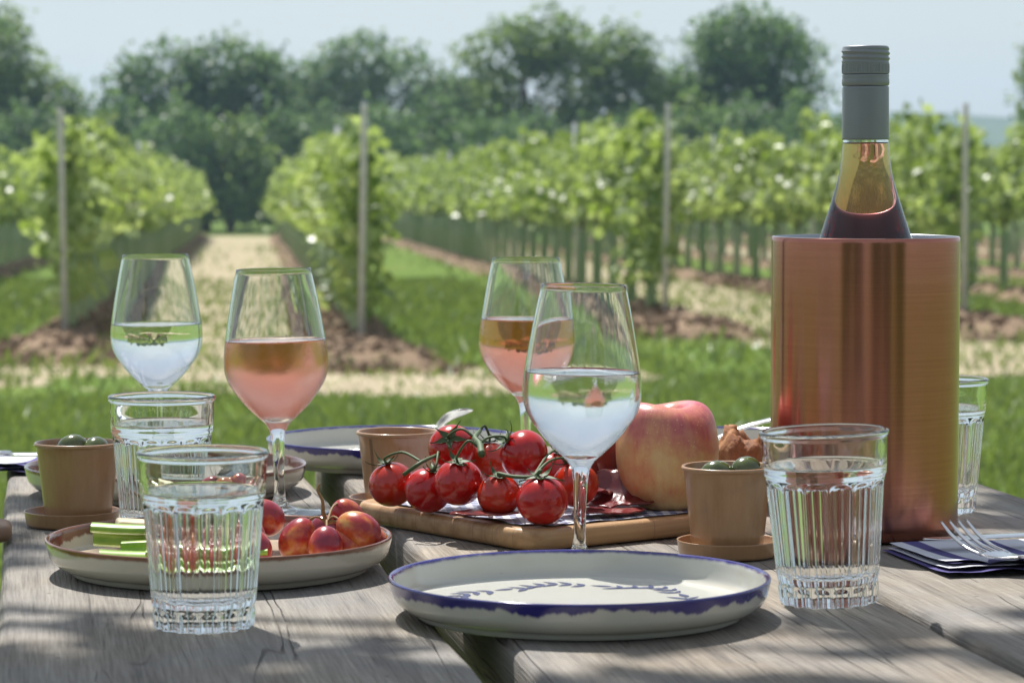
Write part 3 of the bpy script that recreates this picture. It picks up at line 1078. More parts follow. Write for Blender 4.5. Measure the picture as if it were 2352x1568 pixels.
def plank(x0, x1, y0, y1, z0, z1, mat, name='plank', bev=0.006, seed=0, wob=0.0015):
    nx, ny = 10, 70
    pts = []
    # cross-section outline with rounded edges
    sec = []
    for (cx, cz, a0) in ((x1 - bev, z1 - bev, 0), (x0 + bev, z1 - bev, 90), (x0 + bev, z0 + bev, 180), (x1 - bev, z0 + bev, 270)):
        for k in range(4):
            w = R(a0 + 30 * k)
            sec.append((cx + bev * math.cos(w), cz + bev * math.sin(w)))
    m = len(sec)
    verts, faces = [], []
    for j in range(ny + 1):
        y = y0 + (y1 - y0) * j / ny
        for (sx, sz) in sec:
            q = Vector((sx * 9 + seed, y * 7, sz * 9))
            dx = wob * mnoise.noise(q) + wob * 0.7 * mnoise.noise(q * 4)
            edge = min(1.0, min(abs(sx - x0), abs(sx - x1)) / 0.02)
            dz = -abs(mnoise.noise(q * 3 + Vector((5, 0, 0)))) * wob * 1.2 * (1 - edge)
            verts.append((sx + dx, y, sz + (dz if sz > (z0 + z1) / 2 else 0)))
    for j in range(ny):
        for k in range(m):
            k2 = (k + 1) % m
            faces.append((j * m + k, j * m + k2, (j + 1) * m + k2, (j + 1) * m + k)[::-1])
    faces.append(tuple(range(m)))
    faces.append(tuple(ny * m + k for k in range(m))[::-1])
    me = mesh(name, verts, faces)
    return obj(name, me, mat, tbl)


PT = 0.038
plank(-0.2665, -0.037, LY0, LY1, TT - PT, TT, MATS['plank_wood_a'], seed=1)
plank(-0.012, 0.2170, LY0, LY1 + 0.01, TT - PT, TT, MATS['plank_wood_b'], seed=5)
plank(0.2245, 0.4615, LY0, LY1 - 0.004, TT - PT, TT, MATS['plank_wood_c'], seed=9)
cxm = 0.10
for yy in (-0.62, 0.62):
    b = box_bm(0.66, 0.085, 0.045, 0.004, center=(cxm, yy, TT - PT - 0.0235))
    obj('batten', bm_mesh('batten', b), MATS['plank_wood_b'], tbl)
    for s in (-1, 1):
        bm = box_bm(0.10, 0.045, 0.80, 0.004)
        bm.transform(Matrix.Translation((cxm + s * 0.40, yy + 0.066, 0.36)) @ Matrix.Rotation(s * R(-24), 4, 'Y'))
        obj('leg', bm_mesh('leg', bm), MATS['plank_wood_a'], tbl)
    b = box_bm(1.50, 0.045, 0.09, 0.004, center=(cxm, yy + 0.112, 0.36))
    obj('bench_bearer', bm_mesh('bench_bearer', b), MATS['plank_wood_b'], tbl)
for s in (-1, 1):
    b = box_bm(0.23, 1.78, 0.045, 0.006, center=(cxm + s * 0.64, 0.0, 0.43))
    obj('bench_seat', bm_mesh('bench_seat', b), MATS['plank_wood_c'], tbl)

EPS = 0.0006

# ================================================================== plates
plate_prof = crom([(0.0, 0.0022), (0.05, 0.0022), (0.084, 0.0022)], 2)[:-1] + [(0.084, 0.0022), (0.0845, 0.0004), (0.0852, 0.0), (0.0872, 0.0), (0.0880, 0.0006), (0.0886, 0.0022)] + \
    crom([(0.0888, 0.0030), (0.0950, 0.0050), (0.0993, 0.0090), (0.1010, 0.0135), (0.1022, 0.0185), (0.1024, 0.0202), (0.1016, 0.0209), (0.1003, 0.0205), (0.0993, 0.0190), (0.0980, 0.0130), (0.0962, 0.0082), (0.0925, 0.0060), (0.088, 0.0055)], 4) + [(0.05, 0.0054), (0.0, 0.0054)]
plate_me = mesh('dish', *lathe(plate_prof, 128))
blue_me = plate_me
brown_me = plate_me.copy()
blue_me.materials.append(MATS['blue_rim_glaze'])
brown_me.materials.append(MATS['brown_rim_glaze'])


def leaf_shape(L, W, n=8):
    up = [(L * i / n, W * math.sin(math.pi * (i / n) ** 0.75) * 0.5) for i in range(n + 1)]
    dn = [(L * i / n, -W * math.sin(math.pi * (i / n) ** 0.75) * 0.42) for i in range(n - 1, 0, -1)]
    return up + dn


def motif_mesh():
    V, F = [], []
    rr = random.Random(4)

    def add(x, y, ang, L, W):
        o = len(V)
        sh = leaf_shape(L, W)
        ca, sa = math.cos(ang), math.sin(ang)
        for (px, py) in sh:
            V.append((x + px * ca - py * sa, y + px * sa + py * ca, 0))
        F.append(tuple(range(o, o + len(sh))))
    for k in range(7):
        th0 = k * 2 * math.pi / 7 + 0.2
        for j in range(6):
            th = th0 + j * 0.110
            rad = 0.066 + 0.006 * math.sin(j * 0.8)
            x, y = rad * math.cos(th), rad * math.sin(th)
            add(x, y, th + math.pi / 2 + 0.75, 0.0105 + 0.004 * rr.random(), 0.0046)
            add(x, y, th + math.pi / 2 - 0.85, 0.0080 + 0.004 * rr.random(), 0.0034)
            add(x, y, th + math.pi / 2, 0.0078, 0.0010)
        th = th0 + 0.66
        add(0.064 * math.cos(th), 0.064 * math.sin(th), th + math.pi / 2, 0.013, 0.005)
    return mesh('leaf_pattern', V, F, False)


mot = motif_mesh()


def plate(kind, Xc, Yc, rot, label, motif=True, tilt=(0, 0)):
    t = thing('plate', label, 'plate', (Xc, Yc, TT + EPS), rot, 'stoneware plates on the table')
    t.rotation_euler = (tilt[0], tilt[1], rot)
    obj('dish', blue_me if kind == 'blue' else brown_me, None, t)
    if kind == 'blue' and motif:
        obj('leaf_pattern', mot, MATS['motif_blue'], t, (0, 0, 0.0057))
    return t


plate('blue', X(1332, 1.535), 1.535, 0.4, 'empty cream plate with blue painted rim overhanging the gap between planks')
plate('blue', X(905, 2.30), 2.30, 2.0, 'cream plate with blue rim behind the kraft cup and tomatoes')
plate('blue', X(1640, 2.29), 2.29, 4.0, 'cream plate with blue rim behind the apple, with a spoon on it')
plate('brown', X(500, 1.70), 1.70, 0.9, 'cream plate with brown rim holding celery and red grapes')
plate('brown', X(378, 2.10), 2.10, 3.0, 'brown rimmed plate behind the rose wine and olive cup')

# ================================================================== wine glasses
GH = 0.168
outer = [(0.0255, 0.1680), (0.0292, 0.1500), (0.0328, 0.1300), (0.0350, 0.1150), (0.0357, 0.1045), (0.0346, 0.0960), (0.0310, 0.0880), (0.0225, 0.0765), (0.0140, 0.0680), (0.0090, 0.0635)]
stemp = [(0.0090, 0.0635), (0.0062, 0.0592), (0.0047, 0.0530), (0.0041, 0.0440), (0.0037, 0.0300), (0.0037, 0.0190), (0.0043, 0.0115), (0.0068, 0.0065)]
footp = [(0.0068, 0.0065), (0.0120, 0.0042), (0.0220, 0.0026), (0.0320, 0.0018), (0.0338, 0.0013), (0.0338, 0.0006), (0.0330, 0.0), (0.0, 0.0008)]
op = crom(outer, 5)                      # from the rim down
wall = 0.00085


def inner_profile():
    pr = []
    for i, (r, z) in enumerate(op):
        if z < 0.0690:
            break
        j = max(1, min(len(op) - 1, i))
        dr, dz = op[j][0] - op[j - 1][0], op[j][1] - op[j - 1][1]
        L = math.hypot(dr, dz)
        nr, nz = dz / L, -dr / L          # inward normal for a downward profile
        if nr > 0:
            nr, nz = -nr, -nz
        w = wall * (1 + max(0, (0.09 - z)) * 18)
        pr.append((max(0, r + nr * w), z + (nz * w if z < 0.1 else 0)))
    pr = [p for p in pr if p[0] > 0.004]
    zb = pr[-1][1]
    pr += [(0.006, zb - 0.0018), (0.003, zb - 0.0026), (0.0, zb - 0.0028)]
    return pr


inp = inner_profile()


def r_at(pr, z):
    for (r1, z1), (r2, z2) in zip(pr[:-1], pr[1:]):
        if z2 <= z <= z1:
            t = (z1 - z) / max(1e-9, z1 - z2)
            return r1 + (r2 - r1) * t
    return pr[-1][0]


def wine_glass(label, px, Y, level, bowl_mat, wine, wname='wine', tilt=(0, 0)):
    t = thing('wine_glass', label, 'wine glass', (X(px, Y), Y, TT + EPS), 0, 'stemmed wine glasses on the table')
    t.rotation_euler = (tilt[0], tilt[1], 0)
    rl = r_at(inp, level)
    above = [(r, z) for (r, z) in inp if z > level + 1e-5] + [(rl, level)]
    below = [(rl, level)] + [(r, z) for (r, z) in inp if z < level - 1e-5]
    r0 = op[0][0]
    # bowl: outer wall from the stem up, rolled rim, inner wall down to the wine line
    prof = op[::-1] + [(r0 - 0.00008, GH + 0.0003), (r0 - 0.00042, GH + 0.00042), (r0 - 0.00077, GH + 0.0003)] + above
    obj('bowl', mesh('bowl', *lathe(prof, 96)), MATS[bowl_mat], t)
    if 'stem' not in G:
        G['stem'] = mesh('stem', *lathe(crom(stemp, 5)[::-1], 48))
        G['foot'] = mesh('foot', *lathe(crom(footp, 4)[::-1], 72))
        G['stem'].materials.append(MATS['clear_glass'])
        G['foot'].materials.append(MATS['clear_glass'])
    obj('stem', G['stem'], None, t)
    obj('foot', G['foot'], None, t)
    # wine: sides share the inner wall (glass to wine boundary), top is the free surface with a small meniscus
    v, f = lathe(below[::-1], 96)
    side_n = len(f)
    v2, f2 = lathe([(rl, level), (rl - 0.0006, level - 0.0006), (rl - 0.002, level - 0.0009), (rl * 0.5, level - 0.0010), (0, level - 0.0010)], 96)
    V, F = join((v, f), (v2, f2))
    me = mesh(wname, V, F)
    me.materials.append(MATS[wine])
    obj(wname, me, None, t)
    return t


G = {}
wine_glass('wine glass of chilled rose beaded with condensation, behind the grapes', 640, 1.963, 0.120, 'chilled_glass', 'rose', tilt=(0, R(-1.2)))
wine_glass('misted wine glass of white wine right behind the empty blue plate', 1331, 1.72, 0.1165, 'misted_glass', 'white', tilt=(0, R(0.9)))
wine_glass('wine glass of rose standing behind the tomatoes and the white wine', 1208, 2.18, 0.1225, 'rosy_misted_glass', 'rose')
wine_glass('clear wine glass of white wine behind the fluted tumbler and olive cup', 361, 2.25, 0.1145, 'clear_glass', 'white', tilt=(0, R(-0.5)))

# ================================================================== fluted tumblers
TH = 0.092
NF = 15


def sstep(a_, b_, x):
    t = max(0.0, min(1.0, (x - a_) / (b_ - a_)))
    return t * t * (3 - 2 * t)


def tum_r(r, z, th):
    ph = (th * NF / (2 * math.pi)) % 1.0 - 0.5
    q = (2 * ph) ** 2
    zt = 0.0665 - 0.0050 * q * q
    m = sstep(zt, zt - 0.0030, z)
    d = 0.0021 * (1 - q) * m
    # recessed groove above the scalloped foot
    d += 0.0007 * math.exp(-((z - 0.0115) / 0.0016) ** 2)
    ft = sstep(0.0105, 0.0085, z)
    d += 0.0010 * (1 - q) * ft
    # shoulder: the plain band stands slightly proud
    d -= 0.0006 * sstep(0.0675, 0.0690, z) * sstep(0.0880, 0.0700, z)
    return r - d


def lin(z):
    return 0.0262 + (0.0338 - 0.0262) * (z / TH)


zs = [0.0, 0.0004, 0.0015, 0.003, 0.005, 0.007, 0.0085, 0.0095, 0.0105, 0.0115, 0.0125, 0.0135, 0.016, 0.022, 0.028, 0.034, 0.040, 0.046, 0.052, 0.056] + \
     [0.058 + 0.0008 * k for k in range(15)] + [0.071, 0.074, 0.079, 0.084, 0.0878]
outp = [(0.0, 0.0018), (0.016, 0.0016), (0.0205, 0.0010), (0.0235, 0.0001)] + [(lin(z) - (0.0014 if z == 0 else 0.0006 if z < 0.001 else 0), z) for z in zs]
lip = crom([(lin(0.088), 0.0884), (lin(0.0895) + 0.0007, 0.0897), (lin(0.091) + 0.0008, 0.0910), (lin(0.092) + 0.0001, 0.0921), (lin(0.092) - 0.0010, 0.0924), (lin(0.092) - 0.0021, 0.0917), (lin(0.09) - 0.0024, 0.0900)], 3)
tin = [(lin(z) - 0.0026 - (0.0006 if z < 0.068 else 0.0006 * sstep(0.076, 0.068, z)), z) for z in (0.087, 0.082, 0.078, 0.0745, 0.072, 0.068, 0.06, 0.045, 0.03, 0.022, 0.018)] + [(0.0205, 0.0158), (0.018, 0.0148), (0.012, 0.0142), (0.0, 0.0140)]


def tumbler(label, px, Y, level, tilt=(0, 0), rot=0.0, s=1.0):
    t = thing('tumbler', label, 'tumbler', (X(px, Y), Y, TT + EPS + (0.0006 if tilt != (0, 0) else 0)), rot, 'fluted water tumblers on the table')
    t.rotation_euler = (tilt[0], tilt[1], rot)
    t.scale = (s, s, s)
    key = ('t', level)
    if key not in G:
        rl = r_at(tin, level)
        above = [p for p in tin if p[1] > level + 1e-6] + [(rl, level)]
        below = [(rl, level)] + [p for p in tin if p[1] < level - 1e-6]
        V, F = lathe(outp + lip, NF * 10, lambda r, z, th: tum_r(r, z, th) if z < 0.0882 and r > 0.0238 else r)
        V2, F2 = lathe([lip[-1]] + above, NF * 10)
        G[key] = mesh('glass_body', *join((V, F), (V2, F2)))
        G[key].materials.append(MATS['tumbler_glass'])
        v, f = lathe(crom(below, 2)[::-1], 90)
        v2, f2 = lathe([(rl, level), (rl - 0.0006, level - 0.0007), (rl - 0.002, level - 0.0011), (rl * 0.5, level - 0.0012), (0, level - 0.0012)], 90)
        Vw, Fw = join((v, f), (v2, f2))
        me = mesh('water', Vw, Fw)
        me.materials.append(MATS['water_side'])
        me.materials.append(MATS['water_top'])
        me.polygons.foreach_set('material_index', [0] * len(f) + [1] * len(f2))
        G[key + ('w',)] = me
    obj('glass_body', G[key], None, t)
    obj('water', G[key + ('w',)], None, t)
    return t


tumbler('fluted water tumbler standing alone before the celery and grape plate', 462, 1.492, 0.0715, rot=0.1)
tumbler('fluted water tumbler between the olive cup and the celery plate', 369, 1.84, 0.0745, rot=0.22)
tumbler('fluted water tumbler standing before the copper cooler', 1910, 1.572, 0.0740, rot=0.05, s=1.03, tilt=(0, R(-2.2)))
tumbler('fluted water tumbler tucked behind the copper cooler', 2158, 1.985, 0.0715, rot=0.3)

# ================================================================== copper cooler + bottle
CX, CYY = X(1988, 1.87), 1.87
ck = thing('wine_cooler', 'tall brushed copper wine cooler holding the bottle', 'wine cooler', (CX, CYY, TT + EPS))
cr = 0.0608
cp = [(0.0, 0.0006), (0.050, 0.0004), (0.0545, 0.0)] + crom([(0.0553, 0.0001), (0.0585, 0.0020), (cr - 0.0004, 0.0060), (cr, 0.0105)], 4) + [(cr, 0.03), (cr, 0.07), (cr, 0.11), (cr, 0.15), (cr, 0.1900), (cr - 0.0002, 0.1926), (cr - 0.0006, 0.1930)]
obj('body', mesh('body', *lathe(cp, 160)), MATS['copper'], ck)
lp = [(cr - 0.0006, 0.1930), (cr - 0.0014, 0.1931), (cr - 0.0020, 0.1922), (cr - 0.0022, 0.189), (cr - 0.005, 0.16), (cr - 0.005, 0.012), (cr - 0.009, 0.0062), (0.0, 0.0060)]
obj('liner', mesh('liner', *lathe(lp, 128)), MATS['cooler_liner'], ck)

bt = thing('wine_bottle', 'rose wine bottle with grey screw cap standing in the copper cooler', 'bottle', (CX + 0.0012, CYY, TT + EPS + 0.0066))
bt.rotation_euler = (0, R(-0.4), 0)
zo = -0.0066
bo = crom([(0.0355, 0.0), (0.0372, 0.002), (0.0375, 0.006), (0.0375, 0.06), (0.0375, 0.125), (0.0372, 0.148), (0.0355, 0.168), (0.0297, 0.1925 + zo), (0.0224, 0.2148 + zo), (0.0172, 0.2335 + zo), (0.0150, 0.2520 + zo), (0.0146, 0.2600 + zo), (0.0142, 0.300 + zo), (0.0140, 0.3090 + zo)], 5)
wl = 0.2535 + zo
bi = [(r - 0.0022, z) for (r, z) in bo if z > 0.007]
rl = None
for (r1, z1), (r2, z2) in zip(bi[:-1], bi[1:]):
    if z1 <= wl <= z2:
        rl = r1 + (r2 - r1) * (wl - z1) / (z2 - z1)
above = [(r, z) for (r, z) in bi if z > wl] [::-1] + [(rl, wl)]
below = [(rl, wl)] + [(r, z) for (r, z) in bi if z < wl][::-1] + [(0.03, 0.0045), (0.015, 0.010), (0.0, 0.013)]
ob = [(0.0, 0.009), (0.015, 0.006), (0.028, 0.001)] + bo + above
obj('glass_body', mesh('glass_body', *lathe(ob, 96)), MATS['bottle_glass'], bt)
v, f = lathe(below[::-1], 96)
v2, f2 = lathe([(rl, wl), (rl - 0.0006, wl - 0.0006), (rl - 0.002, wl - 0.001), (0, wl - 0.001)], 96)
V, F = join((v, f), (v2, f2))
me = mesh('wine', V, F)
me.materials.append(MATS['bottle_wine'])
obj('wine', me, None, bt)
z0 = 0.2554 + zo
# grey sleeve, tamper band with knurling, threaded cap
slv = [(0.0146, z0), (0.01505, z0), (0.01510, z0 + 0.001), (0.01505, z0 + 0.033), (0.01495, z0 + 0.0338), (0.0144, z0 + 0.0343)]
obj('sleeve', mesh('sleeve', *lathe(slv, 72)), MATS['cap_grey'], bt)
bnd = [(0.0142, z0 + 0.0345), (0.0149, z0 + 0.0348), (0.0153, z0 + 0.0362), (0.0153, z0 + 0.0385), (0.0149, z0 + 0.0400), (0.0153, z0 + 0.0412), (0.0151, z0 + 0.0418), (0.0144, z0 + 0.0420)]
obj('tamper_band', mesh('tamper_band', *lathe(bnd, 72)), MATS['cap_grey'], bt)


def knurl(r, z, th):
    m = sstep(z0 + 0.0428, z0 + 0.0434, z) * sstep(z0 + 0.0488, z0 + 0.0482, z)
    thr = 0.0
    if z > z0 + 0.0492:
        thr = 0.00045 * math.sin((z - z0) * 2 * math.pi / 0.0034 + th) * sstep(z0 + 0.0492, z0 + 0.0505, z) * sstep(z0 + 0.0592, z0 + 0.0578, z)
    return r + 0.00022 * m * (1 if math.sin(th * 60) > 0 else -1) + thr


cz = [z0 + 0.0424 + 0.0004 * k for k in range(40)]
capp = [(0.0144, z0 + 0.0421)] + [(0.01515, z) for z in cz] + [(0.0148, z0 + 0.0594), (0.0140, z0 + 0.0602), (0.0128, z0 + 0.0604), (0.0, z0 + 0.0602)]
obj('screw_cap', mesh('screw_cap', *lathe(capp, 240, knurl)), MATS['cap_grey'], bt)

# ================================================================== kraft cups, lids, olives
CH = 0.053
cupp = [(0.0, 0.0016), (0.0200, 0.0016), (0.0206, 0.0), (0.0213, 0.0), (0.0215, 0.0006)] + [(0.0215 + (0.0272 - 0.0215) * k / 8, CH * k / 8 * 0.96) for k in range(1, 9)] + \
    crom([(0.0274, 0.0512), (0.0286, 0.0517), (0.0289, 0.0528), (0.0283, 0.0538), (0.0272, 0.0537), (0.0266, 0.0525)], 3) + [(0.0262, 0.048), (0.0208, 0.0030), (0.0, 0.0028)]
lidp = [(0.0, 0.0), (0.0290, 0.0), (0.0300, 0.0006), (0.0306, 0.0020), (0.0316, 0.0090), (0.0319, 0.0096), (0.0313, 0.0098), (0.0308, 0.0090), (0.0298, 0.0014), (0.0, 0.0012)]
cup_me = mesh('wall', *lathe(cupp, 72, lambda r, z, th: r * (1 + (0.010 * math.sin(2 * th + 0.6) + 0.004 * math.sin(5 * th)) * (z / CH) ** 2)))
lid_me = mesh('kraft_saucer', *lathe(lidp, 72, lambda r, z, th: r * (1 + 0.004 * math.sin(3 * th))))
cup_me.materials.append(MATS['kraft'])
lid_me.materials.append(MATS['kraft'])
seam = mesh('seam', *join(([(0.02155, -0.0012, 0.001), (0.02175, 0.0012, 0.001), (0.0275, 0.0014, 0.0505), (0.0273, -0.0014, 0.0505)], [(0, 1, 2, 3)])))


def cup(px, Y, rot, lab_cup, lab_lid, lid_dx=0.0, lid_px=None):
    Xc = X(px, Y)
    c = thing('paper_cup', lab_cup, 'cup', (Xc, Y, TT + EPS + 0.0014), rot, 'brown kraft cups on the table')
    obj('wall', cup_me, None, c)
    obj('seam', seam, MATS['kraft_seam'], c)
    l = obj('kraft_saucer', lid_me, None, None, (Xc + lid_dx, Y, TT + EPS), (0, 0, rot * 2))
    tag(l, lab_lid, 'saucer', 'kraft paper saucers under the cups')
    return Xc, Y


c1 = cup(174, 1.912, 2.2, 'brown kraft cup of dark olives beside the back tumbler', 'shallow kraft paper saucer under the olive cup next to the back tumbler', -0.004)
c2 = cup(1674, 1.765, 0.6, 'brown kraft cup of green olives before the apple', 'shallow kraft paper saucer under the olive cup before the apple', 0.0005)
c3 = cup(912, 1.99, 4.0, 'brown kraft cup standing behind the tomatoes by the board end', 'shallow kraft paper saucer under the cup behind the tomatoes', -0.002)
c4 = cup(1440, 2.02, 1.0, 'brown kraft cup mostly hidden between apple and white wine', 'shallow kraft paper saucer under the cup hidden by the apple', 0.0)

ov, of = lathe([(0.0, -0.0105)] + [(0.0085 * math.cos(R(a_)), 0.0105 * math.sin(R(a_))) for a_ in range(-75, 80, 15)] + [(0.0018, 0.0106), (0.0, 0.0098)], 24)
olive_me = mesh('olive', ov, of)
olive_me.materials.append(MATS['olive_skin'])
for (cx, cy_), lst, lab, grp in ((c1, [(-0.004, 0.002, 0.047, 1.3, 0.4), (0.0115, 0.004, 0.0455, 1.5, 1.2), (0.006, -0.008, 0.034, 1.4, 2.5), (-0.008, -0.006, 0.036, 1.5, 0.8), (-0.005, 0.010, 0.035, 1.5, 2.0), (0.004, 0.0, 0.030, 1.5, 0.3)],
                                  'glossy dark olive in the kraft cup beside the back tumbler', 'olives in the cup by the back tumbler'),
                                 (c2, [(-0.007, 0.000, 0.0455, 1.5, 0.15), (0.0112, 0.003, 0.0475, 1.35, 0.5), (0.003, -0.009, 0.033, 1.5, 1.9), (-0.004, 0.010, 0.033, 1.5, 2.4), (-0.001, 0.0, 0.030, 1.5, 1.0)],
                                  'glossy green olive in the kraft cup before the apple', 'olives in the cup before the apple')):
    for (dx, dy, dz, rx, rzz) in lst:
        o = obj('olive', olive_me, None, None, (cx + dx, cy_ + dy, TT + dz + 0.005), (0, rx, rzz))
        tag(o, lab, 'olive', grp)

# ================================================================== chopping board
F0 = Vector((X(1218, 1.772), 1.772))
u = Vector((-0.60, 0.80)).normalized()
vv = Vector((0.80, 0.60))
bu, bv = 0.205, 0.200
bc = F0 + u * bu / 2 + vv * bv / 2
brot = math.atan2(vv.y, vv.x)
BT = 0.0135
cb = thing('chopping_board', 'rounded bamboo chopping board carrying tomatoes, ham and apple', 'board', (bc.x, bc.y, TT + EPS), brot)


def rrect(w, h, r, n=8):
    pts = []
    for (cx, cy_, a0) in ((w / 2 - r, h / 2 - r, 0), (-w / 2 + r, h / 2 - r, 90), (-w / 2 + r, -h / 2 + r, 180), (w / 2 - r, -h / 2 + r, 270)):
        for k in range(n + 1):
            w_ = R(a0 + 90 * k / n)
            pts.append((cx + r * math.cos(w_), cy_ + r * math.sin(w_)))
    return pts


def rr_slab(w, h, r, t, e=0.004):
    V, F = [], []
    layers = []
    for (ins, z) in ((e, 0), (e * .3, e * .3), (0, e), (0, t - e), (e * .12, t - e * .6), (e * .4, t - e * .2), (e, t)):
        pts = rrect(w - 2 * ins, h - 2 * ins, r - ins)
        layers.append(range(len(V), len(V) + len(pts)))
        V += [(x, y, z) for x, y in pts]
    n = len(layers[0])
    for a_, b_ in zip(layers[:-1], layers[1:]):
        for k in range(n):
            k2 = (k + 1) % n
            F.append((a_[k], a_[k2], b_[k2], b_[k]))
    F.append(tuple(layers[0])[::-1])
    F.append(tuple(layers[-1]))
    return V, F


me = mesh('slab', *rr_slab(bv, bu, 0.022, BT))
for p in me.polygons:
    if len(p.vertices) > 4:
        p.use_smooth = False
obj('slab', me, MATS['bamboo'], cb)
# gingham paper, slightly crinkled, rounded to the board
pv, pf = [], []
nx = ny = 28
for j in range(ny + 1):
    for i in range(nx + 1):
        x = -0.090 + 0.176 * i / nx + 0.003 * mnoise.noise(Vector((i * .4, j * .2, 0)))
        y = -0.094 + 0.182 * j / ny + 0.003 * mnoise.noise(Vector((i * .2, j * .4, 5)))
        e = min(i, nx - i, j, ny - j)
        z = 0.0007 + 0.0012 * abs(mnoise.noise(Vector((x * 40, y * 40, 1)))) * (1.6 if e < 3 else 0.5)
        pv.append((x, y, z))
for j in range(ny):
    for i in range(nx):
        w = nx + 1
        if (i < 2 or i > nx - 3) and (j < 2 or j > ny - 3):
            continue
        pf.append((j * w + i, j * w + i + 1, (j + 1) * w + i + 1, (j + 1) * w + i))
o = obj('deli_paper', mesh('deli_paper', pv, pf), MATS['gingham'], None, (bc.x, bc.y, TT + EPS + BT), (0, 0, brot))
tag(o, 'blue and white gingham deli paper lying on the chopping board', 'paper')
BZ = TT + EPS + BT + 0.001          # where the food rests


# ================================================================== tomatoes
def tomato_prof():
    pr = [(0.0, -0.93)]
    for a_ in range(-80, 80, 8):
        pr.append((math.cos(R(a_)) ** 0.96, math.sin(R(a_)) * 0.93))
    pr += [(0.14, 0.905), (0.06, 0.875), (0.0, 0.86)]
    return pr


tv, tf = lathe(tomato_prof(), 40, lambda r, z, th: r * (1 + 0.012 * math.sin(5 * th) * max(0, z)))
tomato_me = mesh('tomato', tv, tf)
tomato_me.materials.append(MATS['tomato'])


def calyx_mesh(seed):
    r = random.Random(seed)
    V, F = [], []
    for k in range(5):
        a_ = k * 2 * math.pi / 5 + r.uniform(-.3, .3)
        L = r.uniform(0.75, 1.15)
        lift = r.uniform(-0.15, 0.75)
        tw = r.uniform(-.5, .5)
        n = 6
        prev = None
        for i in range(n + 1):
            t = i / n
            rad = 0.05 + L * t * (1 - 0.25 * t)
            z = 0.90 - 0.16 * rad * rad + lift * t * t + 0.05
            w = 0.13 * (1 - t) ** 0.7 * (0.55 + 1.0 * math.sin(math.pi * min(1, t * 1.4 + 0.15))) * 0.8 + 0.004
            aa = a_ + tw * t * t
            c, s = math.cos(aa), math.sin(aa)
            o = len(V)
            V += [(rad * c - w * s, rad * s + w * c, z + 0.03), (rad * c, rad * s, z - 0.02 + 0.0), (rad * c + w * s, rad * s - w * c, z + 0.03)]
            if i:
                F += [(o - 3, o - 2, o + 1, o), (o - 2, o - 1, o + 2, o + 1)]
    return mesh('calyx', V, F)


cal = [calyx_mesh(s) for s in (3, 8, 14, 27)]
for c in cal:
    c.materials.append(MATS['tomato_stem'])


def PT3(px, py, Y):
    return Vector((X(px, Y), Y, CAMZ - (py - 360) * Y / FPX))


toms = {
    'A': (899, 1114, 1.885, 0.0148, (-0.25, -0.1, 1)), 'B': (981, 1128, 1.862, 0.0146, (0.35, -0.25, 1)), 'C': (1053, 1109, 1.838, 0.0150, (-0.05, -0.35, 1)),
    'D': (1038, 1030, 1.888, 0.0150, (-0.1, -0.85, 0.55)), 'E': (1203, 1044, 1.845, 0.0152, (-0.75, -0.25, 0.65)), 'F': (1146, 1139, 1.822, 0.0133, (-0.05, -0.25, 1)),
    'G': (1246, 1151, 1.797, 0.0156, (-0.05, -0.2, 1)), 'H': (1124, 1062, 1.905, 0.0135, (0, 0, 1)), 'I': (1272, 1088, 1.885, 0.0138, (0.3, 0, 1)), 'J': (1322, 1115, 1.845, 0.0145, (-0.3, 0.1, 1))}
tp = {}
for k, (px, py, Y, r, d) in toms.items():
    c = PT3(px, py, Y)
    c.z = max(c.z, BZ + r * 0.93)
    tp[k] = (c, r * 1.05, Vector(d).normalized())


def top_of(k, f=1.0):
    c, r, d = tp[k]
    return c + d * r * 0.92 * f


def truss(label, keys, stems, loc):
    t = thing('tomato_truss', label, 'tomatoes', loc, 0, 'vine tomato trusses on the board')
    L = Vector(loc)
    for i, k in enumerate(keys):
        c, r, d = tp[k]
        q = d.to_track_quat('Z', 'Y')
        o = obj('tomato', tomato_me, None, t, c - L)
        o.rotation_euler = (q @ Vector((0, 0, 1)).rotation_difference(Vector((0, 0, 1)))).to_euler()
        o.scale = (r, r, r)
        cl = obj('calyx', cal[(i + len(keys)) % 4], None, o)
    for (pts, r0, r1) in stems:
        pp = crom([tuple(Vector(p) - L) for p in pts], 6)
        obj('stem', mesh('stem', *tube(pp, [r0 + (r1 - r0) * i / (len(pp) - 1) for i in range(len(pp))], 8)), MATS['tomato_stem'], t)
    return t


cut = PT3(1106, 1044, 1.812)
knee = PT3(1090, 1006, 1.862)
back = PT3(1102, 990, 1.90)


def twig(a_, k, lift, r=0.0009):
    b = top_of(k)
    d = tp[k][2]
    m = (Vector(a_) + b) / 2 + Vector((0, 0, lift)) + d * 0.004
    return ([a_, m, b + d * 0.004, b], r, r * 0.9)


